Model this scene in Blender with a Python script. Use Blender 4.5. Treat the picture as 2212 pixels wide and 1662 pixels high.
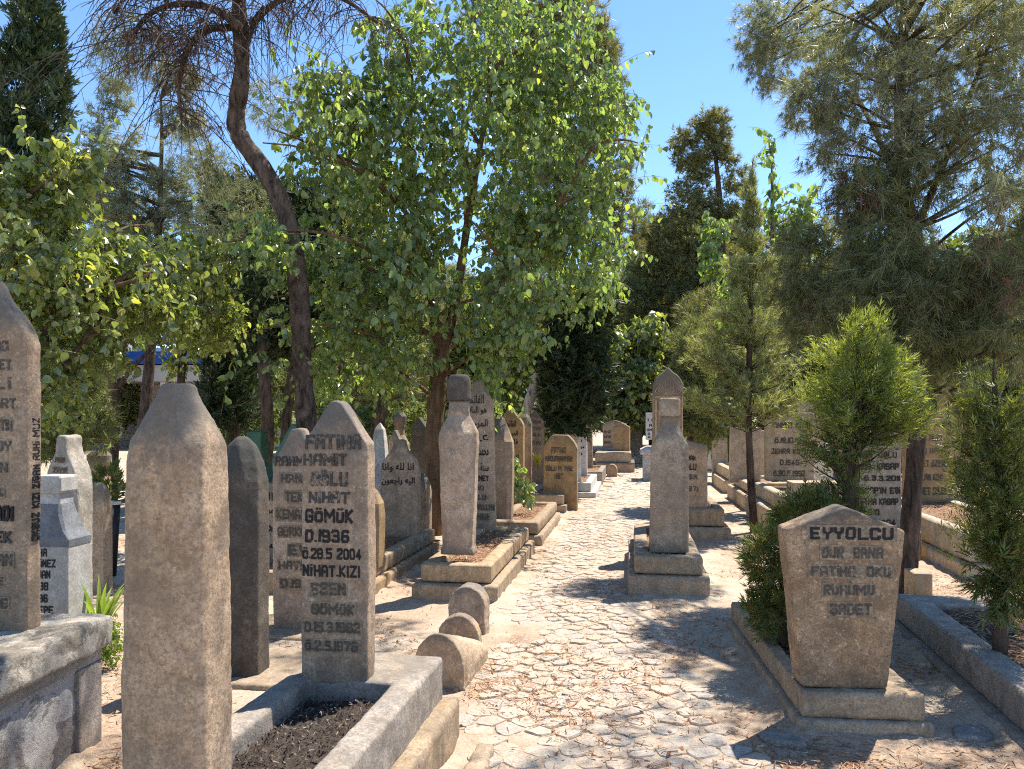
import bpy, bmesh, math, random, unicodedata
import numpy as np
from mathutils import Vector, Matrix, Quaternion

for o in list(bpy.data.objects):
    bpy.data.objects.remove(o)
S = bpy.context.scene
COL = S.collection
rng = np.random.default_rng(7)
random.seed(7)

# ------------------------------------------------------------------ camera
F, CX, HY, EYE = 1650.0, 1106.0, 910.0, 1.5          # focal length and principal point on a 2212 x 1662 grid
cam = bpy.data.cameras.new("camera")
camo = bpy.data.objects.new("camera", cam)
COL.objects.link(camo)
camo.location = (0, 0, EYE)
camo.rotation_euler = (math.radians(90), 0, 0)
cam.sensor_fit = 'HORIZONTAL'
cam.sensor_width = 36
cam.lens = 36 * F / 2212
cam.shift_y = (HY - 831) / 2212
cam.clip_end = 2000
cam.clip_start = 0.05
S.camera = camo

# ------------------------------------------------------------------ sky, sun, exposure
SUN_EL, SUN_AZ = math.radians(63), math.radians(45)    # azimuth from straight ahead towards the right
w = bpy.data.worlds.new("World")
S.world = w
w.use_nodes = True
nt = w.node_tree
sky = nt.nodes.new("ShaderNodeTexSky")
sky.sky_type = 'NISHITA'
sky.sun_disc = False
sky.sun_elevation = SUN_EL
sky.sun_rotation = SUN_AZ
sky.ozone_density = 1.5
sky.air_density = 0.8
sky.dust_density = 0.0
hs = nt.nodes.new("ShaderNodeHueSaturation")
hs.inputs['Saturation'].default_value = 1.12
hs.inputs['Value'].default_value = 0.88
nt.links.new(sky.outputs[0], hs.inputs['Color'])
nt.links.new(hs.outputs[0], nt.nodes["Background"].inputs[0])
nt.nodes["Background"].inputs[1].default_value = 0.15
sun = bpy.data.lights.new("sun", 'SUN')
sun.energy = 4.6
sun.angle = math.radians(0.5)
sun.color = (1.0, 0.935, 0.835)
suno = bpy.data.objects.new("sun", sun)
COL.objects.link(suno)
TOSUN = Vector((math.cos(SUN_EL) * math.sin(SUN_AZ), math.cos(SUN_EL) * math.cos(SUN_AZ), math.sin(SUN_EL)))
suno.rotation_euler = TOSUN.to_track_quat('Z', 'Y').to_euler()
suno.location = (8, 8, 20)
vs = S.view_settings
vs.view_transform = 'Standard'
vs.look = 'None'
vs.exposure = 1.2
vs.gamma = 1.0
vs.use_curve_mapping = False
S.cycles.max_bounces = 8
S.cycles.diffuse_bounces = 5
S.cycles.transmission_bounces = 6
S.cycles.use_denoising = False
S.cycles.filter_width = 1.1
S.cycles.sample_clamp_indirect = 4.0

ROT = -0.156                                             # the graves and the path all run this way


def W(px, py, Y):
    return np.array(((px - CX) / F * Y, Y, EYE - (py - HY) / F * Y))


def XZ(px, py, Y):
    return (px - CX) / F * Y, EYE - (py - HY) / F * Y


# ------------------------------------------------------------------ objects
def tag(o, label=None, cat=None, group=None, kind=None):
    if label: o['label'] = label
    if cat: o['category'] = cat
    if group: o['group'] = group
    if kind: o['kind'] = kind
    return o


def thing(name, label, cat, loc=(0, 0, 0), rz=0.0, group=None):
    o = bpy.data.objects.new(name, None)
    o.empty_display_size = 0.1
    COL.objects.link(o)
    o.location = loc
    o.rotation_euler = (0, 0, rz)
    return tag(o, label, cat, group)


def link(name, me, mat=None, parent=None, smooth=False):
    if mat is not None and not len(me.materials):
        me.materials.append(mat)
    o = bpy.data.objects.new(name, me)
    COL.objects.link(o)
    if parent is not None:
        o.parent = parent
    if smooth:
        me.polygons.foreach_set('use_smooth', np.ones(len(me.polygons), dtype=bool))
    return o


class MB:
    def __init__(s):
        s.v, s.f = [], []

    def add(s, vs_, fs):
        n = len(s.v)
        s.v += [tuple(float(c) for c in p) for p in vs_]
        s.f += [tuple(i + n for i in f) for f in fs]
        return s

    def box(s, x0, x1, y0, y1, z0, z1):
        return s.add([(x0, y0, z0), (x1, y0, z0), (x1, y1, z0), (x0, y1, z0), (x0, y0, z1), (x1, y0, z1), (x1, y1, z1), (x0, y1, z1)],
                     [(3, 2, 1, 0), (4, 5, 6, 7), (0, 1, 5, 4), (1, 2, 6, 5), (2, 3, 7, 6), (3, 0, 4, 7)])

    def ring(s, x0, x1, y0, y1, z0, z1, t, tb=None):
        tb = tb or t
        a = [(x0, y0), (x1, y0), (x1, y1), (x0, y1)]
        b = [(x0 + t, y0 + tb), (x1 - t, y0 + tb), (x1 - t, y1 - tb), (x0 + t, y1 - tb)]
        vs_ = [(x, y, z0) for x, y in a] + [(x, y, z0) for x, y in b] + [(x, y, z1) for x, y in a] + [(x, y, z1) for x, y in b]
        fs = []
        for i in range(4):
            j = (i + 1) % 4
            fs += [(i, j, 8 + j, 8 + i), (4 + j, 4 + i, 12 + i, 12 + j), (8 + i, 8 + j, 12 + j, 12 + i), (j, i, 4 + i, 4 + j)]
        return s.add(vs_, fs)

    def prism(s, outline, y0, y1):
        """outline: (x, z) points counter-clockwise seen from -y"""
        n = len(outline)
        vs_ = [(x, y0, z) for x, z in outline] + [(x, y1, z) for x, z in outline]
        fs = [tuple(range(n)), tuple(range(2 * n - 1, n - 1, -1))]
        for i in range(n):
            j = (i + 1) % n
            fs.append((j, i, n + i, n + j))
        return s.add(vs_, fs)

    def loft(s, secs):
        """secs: list of (ring points) same count, bottom to top"""
        n = len(secs[0])
        vs_ = [p for r in secs for p in r]
        fs = [tuple(range(n - 1, -1, -1)), tuple(range((len(secs) - 1) * n, len(secs) * n))]
        for k in range(len(secs) - 1):
            for i in range(n):
                j = (i + 1) % n
                fs.append((k * n + i, k * n + j, (k + 1) * n + j, (k + 1) * n + i))
        return s.add(vs_, fs)

    def tube(s, pts, rad, n=10):
        pts = [Vector(p) for p in pts]
        m = len(pts)
        vs_, fs = [], []
        u = None
        for i, p in enumerate(pts):
            t = (pts[min(i + 1, m - 1)] - pts[max(i - 1, 0)]).normalized()
            if u is None:
                u = t.orthogonal().normalized()
            u = (u - t * u.dot(t)).normalized()
            v = t.cross(u)
            r = rad[i] if hasattr(rad, '__len__') else rad
            for k in range(n):
                a = 2 * math.pi * k / n
                vs_.append(p + (u * math.cos(a) + v * math.sin(a)) * r)
        for i in range(m - 1):
            for k in range(n):
                l = (k + 1) % n
                fs.append((i * n + k, i * n + l, (i + 1) * n + l, (i + 1) * n + k))
        fs.append(tuple(range(n - 1, -1, -1)))
        fs.append(tuple(range((m - 1) * n, m * n)))
        return s.add(vs_, fs)

    def mesh(s, name):
        me = bpy.data.meshes.new(name)
        me.from_pydata(s.v, [], s.f)
        me.update()
        return me

    def build(s, name, mat, parent=None, smooth=False):
        return link(name, s.mesh(name), mat, parent, smooth)


def np_mesh(name, V, T):
    """triangle mesh from arrays"""
    me = bpy.data.meshes.new(name)
    V = np.asarray(V, dtype=np.float32).reshape(-1, 3)
    T = np.asarray(T, dtype=np.int32).reshape(-1, 3)
    me.vertices.add(len(V)); me.loops.add(len(T) * 3); me.polygons.add(len(T))
    me.vertices.foreach_set('co', V.ravel())
    me.loops.foreach_set('vertex_index', T.ravel())
    me.polygons.foreach_set('loop_start', np.arange(0, len(T) * 3, 3, dtype=np.int32))
    me.update(calc_edges=True)
    return me


_tex = {}


def weather(o, voxel=0.012, strength=0.008, scale=0.09, bevel=0.012):
    """worn edges: bevel, fine remesh and a little uneven relief"""
    if bevel:
        b = o.modifiers.new("bevel", 'BEVEL'); b.width = bevel; b.segments = 2; b.limit_method = 'ANGLE'; b.angle_limit = math.radians(35)
    r = o.modifiers.new("remesh", 'REMESH'); r.mode = 'VOXEL'; r.voxel_size = voxel; r.use_smooth_shade = True
    for sc, k in ((0.55, 1.4), (scale, 1.0), (scale * 0.28, 0.5)):
        if sc not in _tex:
            t = bpy.data.textures.new("wear", 'CLOUDS'); t.noise_scale = sc; t.noise_depth = 3
            _tex[sc] = t
        d = o.modifiers.new("wear", 'DISPLACE'); d.texture = _tex[sc]; d.strength = strength * k; d.mid_level = 0.5; d.texture_coords = 'GLOBAL'
    return o


def bevelmod(o, wd=0.01):
    b = o.modifiers.new("bevel", 'BEVEL'); b.width = wd; b.segments = 2; b.limit_method = 'ANGLE'; b.angle_limit = math.radians(35)
    return o


# ------------------------------------------------------------------ materials
class NT:
    def __init__(s, name):
        s.m = bpy.data.materials.new(name); s.m.use_nodes = True
        s.t = s.m.node_tree
        s.b = s.t.nodes["Principled BSDF"]
        s.out = s.t.nodes["Material Output"]

    def n(s, kind, **kw):
        x = s.t.nodes.new("ShaderNode" + kind)
        for k, v in kw.items():
            setattr(x, k, v)
        return x

    def l(s, a, b):
        s.t.links.new(a, b)

    def noise(s, vec, scale, detail=6, rough=0.6, dist=0.0):
        x = s.n("TexNoise"); x.inputs['Scale'].default_value = scale; x.inputs['Detail'].default_value = detail
        x.inputs['Roughness'].default_value = rough; x.inputs['Distortion'].default_value = dist
        if vec is not None: s.l(vec, x.inputs['Vector'])
        return x.outputs['Fac']

    def ramp(s, fac, stops):
        x = s.n("ValToRGB"); e = x.color_ramp.elements
        while len(e) < len(stops): e.new(0.5)
        for el, (p, c) in zip(e, stops):
            el.position = p; el.color = (*c, 1) if hasattr(c, '__len__') else (c, c, c, 1)
        s.l(fac, x.inputs[0])
        return x.outputs[0]

    def mix(s, fac, a, b, mode='MIX'):
        x = s.n("MixRGB", blend_type=mode)
        for i, q in ((0, fac), (1, a), (2, b)):
            if hasattr(q, 'is_linked'): s.l(q, x.inputs[i])
            elif i == 0: x.inputs[0].default_value = q
            else: x.inputs[i].default_value = (*q, 1)
        return x.outputs[0]

    def math(s, op, a, b):
        x = s.n("Math", operation=op)
        for i, q in enumerate((a, b)):
            if hasattr(q, 'is_linked'): s.l(q, x.inputs[i])
            else: x.inputs[i].default_value = q
        return x.outputs[0]

    def coords(s, offset=True, scale=None):
        tc = s.n("TexCoord")
        v = tc.outputs['Object']
        if offset:
            oi = s.n("ObjectInfo")
            m = s.n("VectorMath", operation='MULTIPLY_ADD')
            m.inputs[1].default_value = (1, 1, 1)
            s.l(v, m.inputs[0])
            c = s.n("CombineXYZ")
            r = s.math('MULTIPLY', oi.outputs['Random'], 37.0)
            for i in range(3): s.l(r, c.inputs[i])
            s.l(c.outputs[0], m.inputs[2])
            v = m.outputs[0]
        if scale:
            mp = s.n("Mapping"); mp.inputs['Scale'].default_value = scale
            s.l(v, mp.inputs['Vector']); v = mp.outputs[0]
        return v, tc

    def bump(s, h, strength=0.4, dist=0.01, prev=None):
        x = s.n("Bump"); x.inputs['Strength'].default_value = strength; x.inputs['Distance'].default_value = dist
        s.l(h, x.inputs['Height'])
        if prev is not None: s.l(prev, x.inputs['Normal'])
        return x.outputs[0]


def stone(name, light, dark, lichen=(0.10, 0.095, 0.085), top=0.6, spots=0.5, base=0.5, rough=0.88, streak=0.35, bump=0.5, edge=0.80, patch=None):
    t = NT(name)
    v, tc = t.coords()
    big = t.noise(v, 2.2, 5, 0.6, 0.4)
    mid = t.noise(v, 9, 9, 0.78)
    fine = t.noise(v, 85, 4, 0.8)
    c = t.mix(t.ramp(big, [(0.35, 0), (0.66, 1)]), dark, light)
    warm = tuple(min(1, a * b) for a, b in zip(light, (1.05, 0.86, 0.62)))
    c = t.mix(t.ramp(t.noise(v, 4.3, 4, 0.6, 0.8), [(0.52, 0), (0.75, 0.6)]), c, warm)
    c = t.mix(t.ramp(mid, [(0.38, 0.8), (0.58, 0)]), c, tuple(x * 0.55 for x in dark))
    c = t.mix(t.ramp(fine, [(0.38, 0.75), (0.56, 0)]), c, tuple(x * 0.5 for x in dark))
    c = t.mix(t.ramp(t.noise(v, 34, 7, 0.8), [(0.56, 0), (0.64, spots)]), c, tuple(min(1, x * 1.35) for x in light))
    c = t.mix(t.ramp(t.noise(v, 3.1, 7, 0.68, 0.9), [(0.50, 0), (0.64, 0.62)]), c, tuple(x * 0.62 for x in dark))
    if patch:
        c = t.mix(t.ramp(t.noise(v, 4.2, 9, 0.72, 0.5), [(0.49, 0), (0.515, 0.95)]), c, patch)
    # rain streaks and lichen
    sv, _ = t.coords(True, (9, 9, 0.7))
    c = t.mix(t.ramp(t.noise(sv, 1.6, 5, 0.6), [(0.52, 0), (0.72, streak)]), c, lichen)
    sp = t.noise(v, 19, 6, 0.75, 0.3)
    c = t.mix(t.ramp(sp, [(0.60, 0), (0.66, spots)]), c, lichen)
    sep = t.n("SeparateXYZ"); t.l(tc.outputs['Generated'], sep.inputs[0])
    z = sep.outputs[2]
    zn = t.math('ADD', z, t.math('MULTIPLY', t.math('SUBTRACT', t.noise(v, 7, 6, 0.7), 0.5), 0.42))
    c = t.mix(t.ramp(zn, [(edge, 0), (edge + .12, top)]), c, tuple(x * 1.25 for x in lichen))
    c = t.mix(t.ramp(zn, [(0.0, base), (0.12, 0)]), c, tuple(x * 0.75 for x in lichen))
    oi = t.n("ObjectInfo")
    c = t.mix(1.0, c, t.ramp(oi.outputs['Random'], [(0, (1.07, 1.0, 0.90)), (0.35, (0.92, 0.92, 0.92)), (0.65, (1.0, 1.0, 1.04)), (1, (0.84, 0.80, 0.76))]), 'MULTIPLY')
    t.l(c, t.b.inputs['Base Color'])
    t.b.inputs['Roughness'].default_value = rough
    t.b.inputs['Specular IOR Level'].default_value = 0.2
    n1 = t.bump(mid, bump, 0.012)
    n2 = t.bump(fine, bump, 0.006, n1)
    t.l(n2, t.b.inputs['Normal'])
    return t.m


M = {}
M['tan'] = stone("weathered_tan_limestone", (0.64, 0.49, 0.345), (0.47, 0.345, 0.235))
M['mottled'] = stone("mottled_tan_limestone_with_dark_top", (0.66, 0.475, 0.295), (0.37, 0.25, 0.15), lichen=(0.10, 0.09, 0.078), top=0.9, spots=0.75, streak=0.45, bump=0.8, edge=0.86)
M['brown'] = stone("weathered_brown_limestone", (0.57, 0.425, 0.295), (0.40, 0.285, 0.19), top=0.85)
M['warm'] = stone("warm_sandy_limestone", (0.52, 0.365, 0.20), (0.40, 0.265, 0.14), top=0.4, streak=0.2, spots=0.25)
M['cream'] = stone("pale_cream_stone", (0.74, 0.62, 0.46), (0.60, 0.48, 0.33), top=0.2, streak=0.3, spots=0.2, base=0.3)
M['concrete'] = stone("grey_concrete", (0.45, 0.39, 0.32), (0.31, 0.265, 0.21), lichen=(0.12, 0.12, 0.12), top=0.0, streak=0.35, spots=0.3, base=0.2)
M['kerbtan'] = stone("dusty_kerb_stone", (0.58, 0.455, 0.31), (0.42, 0.315, 0.205), top=0.15, streak=0.45, spots=0.4, base=0.3)
M['darkstone'] = stone("dark_blotched_stone", (0.20, 0.165, 0.125), (0.12, 0.10, 0.08), lichen=(0.05, 0.052, 0.045), spots=0.5)  # dark brown tone with darker grey blotches
M['whitestone'] = stone("whitewashed_stone", (0.80, 0.79, 0.76), (0.66, 0.65, 0.62), lichen=(0.36, 0.35, 0.33), top=0.15, streak=0.15, spots=0.15, base=0.3, bump=0.25)
M['greywhite'] = stone("grey_white_painted_stone", (0.58, 0.575, 0.55), (0.48, 0.475, 0.455), lichen=(0.28, 0.28, 0.27), top=0.2, streak=0.1, spots=0.1, base=0.2, bump=0.2)
M['slategrey'] = stone("grey_painted_moulding", (0.27, 0.28, 0.29), (0.20, 0.21, 0.22), lichen=(0.14, 0.14, 0.14), top=0.0, streak=0.2, spots=0.1, base=0.0, bump=0.2)
M['speckled'] = stone("speckled_pale_stone", (0.60, 0.56, 0.48), (0.44, 0.40, 0.33), lichen=(0.16, 0.15, 0.13), top=0.25, streak=0.15, spots=0.8, base=0.2)
M['flaking'] = stone("flaking_whitewash_on_concrete", (0.40, 0.37, 0.325), (0.27, 0.245, 0.215), lichen=(0.075, 0.073, 0.068), top=0.0, streak=0.3, spots=0.45, base=0.4, bump=1.0, patch=(0.42, 0.40, 0.36))
M['pave'] = None


def simple(name, col, rough=0.7, var=0.3, scale=20, spec=0.3, bumpd=0.0):
    t = NT(name)
    v, _ = t.coords()
    c = t.mix(t.ramp(t.noise(v, scale, 5, 0.65), [(0.3, 0), (0.7, 1)]), tuple(x * (1 - var) for x in col), tuple(min(1, x * (1 + var)) for x in col))
    t.l(c, t.b.inputs['Base Color'])
    t.b.inputs['Roughness'].default_value = rough
    t.b.inputs['Specular IOR Level'].default_value = spec
    if bumpd: t.l(t.bump(t.noise(v, scale * 2, 5, 0.7), 0.6, bumpd), t.b.inputs['Normal'])
    return t.m




def paint(name, col, under, wear):
    t = NT(name)
    v, _ = t.coords()
    c = t.mix(t.ramp(t.noise(v, 60, 4, .7), [(.3, 0), (.7, 1)]), tuple(x * .6 for x in col), tuple(x * 1.5 for x in col))
    c = t.mix(t.ramp(t.noise(v, 30, 7, .8), [(.62 - wear * .3, 0), (.68 - wear * .3, .85)]), c, under)
    t.l(c, t.b.inputs['Base Color']); t.b.inputs['Roughness'].default_value = .75
    t.b.inputs['Specular IOR Level'].default_value = .25
    return t.m


M['black'] = paint("black_letter_paint", (0.022, 0.02, 0.02), (0.16, 0.12, 0.08), 0.05)
M['dkgrey'] = paint("worn_dark_grey_letter_paint", (0.06, 0.055, 0.05), (0.30, 0.22, 0.15), 0.25)
M['faded'] = paint("faded_letter_paint", (0.085, 0.07, 0.055), (0.27, 0.20, 0.135), 0.2)
M['band'] = paint("stained_band", (0.21, 0.165, 0.115), (0.40, 0.29, 0.19), 0.3)
M['green'] = simple("green_gloss_paint", (0.012, 0.085, 0.045), 0.4, 0.35, 8, 0.5)
M['greenlt'] = simple("pale_green_gloss_paint", (0.02, 0.14, 0.085), 0.4, 0.3, 8, 0.5)
M['pot'] = simple("black_plastic_pot", (0.015, 0.015, 0.015), 0.5)
M['rim'] = simple("pale_rim", (0.6, 0.58, 0.54), 0.6)
M['rock'] = stone("grey_flagstone", (0.40, 0.375, 0.335), (0.29, 0.265, 0.23), top=0, base=0, streak=0.1, spots=0.3)


def soil_mat(name, a, b, c3, sc=24):
    t = NT(name)
    v, _ = t.coords()
    n1 = t.noise(v, sc, 8, 0.75); n2 = t.noise(v, 3, 5, 0.6); n3 = t.noise(v, 90, 4, 0.7)
    c = t.mix(t.ramp(n1, [(0.35, 0), (0.65, 1)]), a, b)
    c = t.mix(t.ramp(n2, [(0.45, 0), (0.62, 0.8)]), c, c3)
    c = t.mix(t.ramp(n3, [(0.35, 0.6), (0.55, 0)]), c, tuple(x * 0.4 for x in a))
    t.l(c, t.b.inputs['Base Color']); t.b.inputs['Roughness'].default_value = 0.95
    t.b.inputs['Specular IOR Level'].default_value = 0.1
    t.l(t.bump(n1, 0.9, 0.03, t.bump(n3, 0.8, 0.012)), t.b.inputs['Normal'])
    return t.m


M['soil'] = soil_mat("dry_grave_soil", (0.26, 0.17, 0.115), (0.34, 0.24, 0.17), (0.29, 0.145, 0.085))
M['soildark'] = soil_mat("dark_grave_soil", (0.075, 0.06, 0.05), (0.15, 0.12, 0.10), (0.10, 0.07, 0.05), 40)


def leaf_mat(name, cols, trans=0.4, rough=0.45, spec=0.4, tcol=None):
    """cols: dark to light ramp by leaf; light comes through the blade"""
    t = NT(name)
    g = t.n("NewGeometry")
    k = [(i / max(1, len(cols) - 1), c) for i, c in enumerate(cols)]
    c = t.ramp(g.outputs['Random Per Island'], k)
    t.l(c, t.b.inputs['Base Color'])
    t.b.inputs['Roughness'].default_value = rough
    t.b.inputs['Specular IOR Level'].default_value = spec
    tr = t.n("BsdfTranslucent")
    tc = t.mix(1.0, c, tcol or (2.0, 1.9, 0.7), 'MULTIPLY')
    t.l(tc, tr.inputs['Color'])
    mx = t.n("MixShader"); mx.inputs[0].default_value = trans
    t.l(t.b.outputs[0], mx.inputs[1]); t.l(tr.outputs[0], mx.inputs[2])
    t.l(mx.outputs[0], t.out.inputs['Surface'])
    return t.m


M['mulberry'] = leaf_mat("mulberry_leaf", [(0.075, 0.11, 0.055), (0.14, 0.20, 0.085), (0.20, 0.275, 0.10), (0.17, 0.235, 0.11), (0.30, 0.32, 0.09)], 0.50, 0.24, 1.0, (1.95, 2.0, 0.75))
M['mulberry2'] = leaf_mat("yellowish_mulberry_leaf", [(0.08, 0.11, 0.05), (0.15, 0.195, 0.075), (0.22, 0.27, 0.09), (0.33, 0.34, 0.11)], 0.45, 0.25, 1.0, (2.0, 1.95, 0.7))
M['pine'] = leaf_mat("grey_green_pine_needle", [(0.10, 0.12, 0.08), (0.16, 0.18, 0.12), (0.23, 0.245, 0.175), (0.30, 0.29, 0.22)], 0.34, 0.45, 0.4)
M['pine2'] = leaf_mat("shaded_pine_needle", [(0.07, 0.085, 0.045), (0.11, 0.13, 0.065), (0.17, 0.19, 0.10), (0.20, 0.20, 0.12)], 0.34, 0.45, 0.4)  # darker, greener needle copy with the shade put into its colour
M['pinedark'] = leaf_mat("dark_pine_needle", [(0.05, 0.062, 0.03), (0.075, 0.085, 0.04), (0.10, 0.115, 0.055), (0.13, 0.135, 0.07)], 0.25, 0.5, 0.3)
M['dead'] = leaf_mat("dead_brown_needle", [(0.12, 0.07, 0.05), (0.18, 0.105, 0.075), (0.15, 0.095, 0.07), (0.26, 0.18, 0.13)], 0.2, 0.7, 0.2, (1.5, 1.3, 1.0))
M['cypress'] = leaf_mat("dark_cypress_foliage", [(0.018, 0.035, 0.016), (0.03, 0.052, 0.022), (0.045, 0.068, 0.028), (0.065, 0.085, 0.04)], 0.12, 0.55, 0.3)
M['juniper'] = leaf_mat("grey_green_juniper_foliage", [(0.09, 0.11, 0.05), (0.14, 0.165, 0.07), (0.195, 0.22, 0.09), (0.24, 0.24, 0.12)], 0.3, 0.5, 0.35)
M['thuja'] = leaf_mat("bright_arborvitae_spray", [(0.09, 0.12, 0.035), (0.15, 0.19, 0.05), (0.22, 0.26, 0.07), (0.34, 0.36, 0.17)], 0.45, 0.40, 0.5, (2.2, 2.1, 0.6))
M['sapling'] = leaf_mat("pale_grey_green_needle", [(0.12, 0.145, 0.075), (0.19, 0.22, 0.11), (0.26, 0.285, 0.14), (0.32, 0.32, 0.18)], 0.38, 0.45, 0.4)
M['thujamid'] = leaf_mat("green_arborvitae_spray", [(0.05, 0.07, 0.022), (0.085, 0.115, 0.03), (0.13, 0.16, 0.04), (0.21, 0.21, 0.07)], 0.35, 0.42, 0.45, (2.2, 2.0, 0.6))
M['thujadk'] = leaf_mat("dull_and_shaded_arborvitae_spray", [(0.05, 0.08, 0.025), (0.08, 0.12, 0.03), (0.12, 0.16, 0.04), (0.20, 0.13, 0.05)], 0.25, 0.5, 0.35)  # the bush's own colour; also paints shade low in the arborvitae
M['farleaf'] = leaf_mat("distant_leaf", [(0.06, 0.09, 0.03), (0.10, 0.14, 0.04), (0.15, 0.19, 0.05), (0.20, 0.22, 0.06)], 0.35, 0.5, 0.3)
M['euca'] = leaf_mat("distant_olive_foliage", [(0.09, 0.105, 0.05), (0.14, 0.15, 0.07), (0.20, 0.20, 0.085), (0.27, 0.25, 0.11)], 0.25, 0.5, 0.3)
M['strap'] = leaf_mat("strap_leaf", [(0.10, 0.17, 0.03), (0.17, 0.26, 0.05), (0.25, 0.32, 0.07)], 0.4, 0.35, 0.5)
M['yellow'] = leaf_mat("yellow_leaf", [(0.35, 0.30, 0.03), (0.5, 0.42, 0.04), (0.3, 0.3, 0.05)], 0.4, 0.4, 0.4, (1.6, 1.5, 0.5))
M['litterdark'] = leaf_mat("dark_leaf_crumb", [(0.04, 0.03, 0.022), (0.08, 0.06, 0.045), (0.14, 0.105, 0.08), (0.30, 0.25, 0.19)], 0.05, 0.8, 0.1, (1.2, 1.1, 1.0))
M['litter'] = leaf_mat("fallen_needle", [(0.20, 0.09, 0.045), (0.30, 0.145, 0.075), (0.38, 0.22, 0.12), (0.50, 0.36, 0.22)], 0.05, 0.8, 0.1, (1.2, 1.1, 1.0))


def bark_mat(name, a, b, sc=(14, 14, 2.2), d=0.03):
    t = NT(name)
    v, _ = t.coords(True, sc)
    n = t.noise(v, 1.6, 7, 0.7, 0.6)
    v2, _ = t.coords(True)
    n2 = t.noise(v2, 5, 4, 0.6)
    c = t.mix(t.ramp(n, [(0.36, 0), (0.64, 1)]), a, b)
    c = t.mix(t.ramp(n2, [(0.5, 0), (0.8, 0.5)]), c, tuple(min(1, x * 1.5) for x in b))
    t.l(c, t.b.inputs['Base Color']); t.b.inputs['Roughness'].default_value = 0.92
    t.b.inputs['Specular IOR Level'].default_value = 0.15
    t.l(t.bump(n, 1.0, d), t.b.inputs['Normal'])
    return t.m


M['pinebark'] = bark_mat("pine_bark", (0.02, 0.015, 0.012), (0.17, 0.125, 0.10), (9, 9, 3.4), 0.06)
M['darkbark'] = bark_mat("dark_bark", (0.022, 0.017, 0.013), (0.13, 0.092, 0.07), (12, 12, 2.6), 0.04)
M['redbark'] = bark_mat("reddish_mulberry_bark", (0.09, 0.055, 0.035), (0.23, 0.14, 0.085))
M['palebark'] = bark_mat("pale_patchy_bark", (0.11, 0.09, 0.075), (0.55, 0.50, 0.46), (5, 5, 2))
M['twig'] = simple("dry_twig", (0.075, 0.055, 0.05), 0.85, 0.4, 8)
M['greentwig'] = simple("green_twig", (0.13, 0.12, 0.05), 0.7, 0.3, 8)


# ------------------------------------------------------------------ ground
PATHC = [(0.5, 0.36), (2.0, 0.36), (3.3, 0.40), (5.0, 0.44), (6.35, 0.54), (8.5, 0.86), (10.5, 1.28), (12.7, 1.72), (16, 2.42), (22, 3.7), (30, 5.4)]


def pathc(y):
    return float(np.interp(y, [p[0] for p in PATHC], [p[1] for p in PATHC]))


def pathw(y):
    return float(np.interp(y, [0.5, 3.3, 6, 9, 30], [0.72, 0.68, 0.52, 0.52, 0.6]))


FOOT = []


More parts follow.
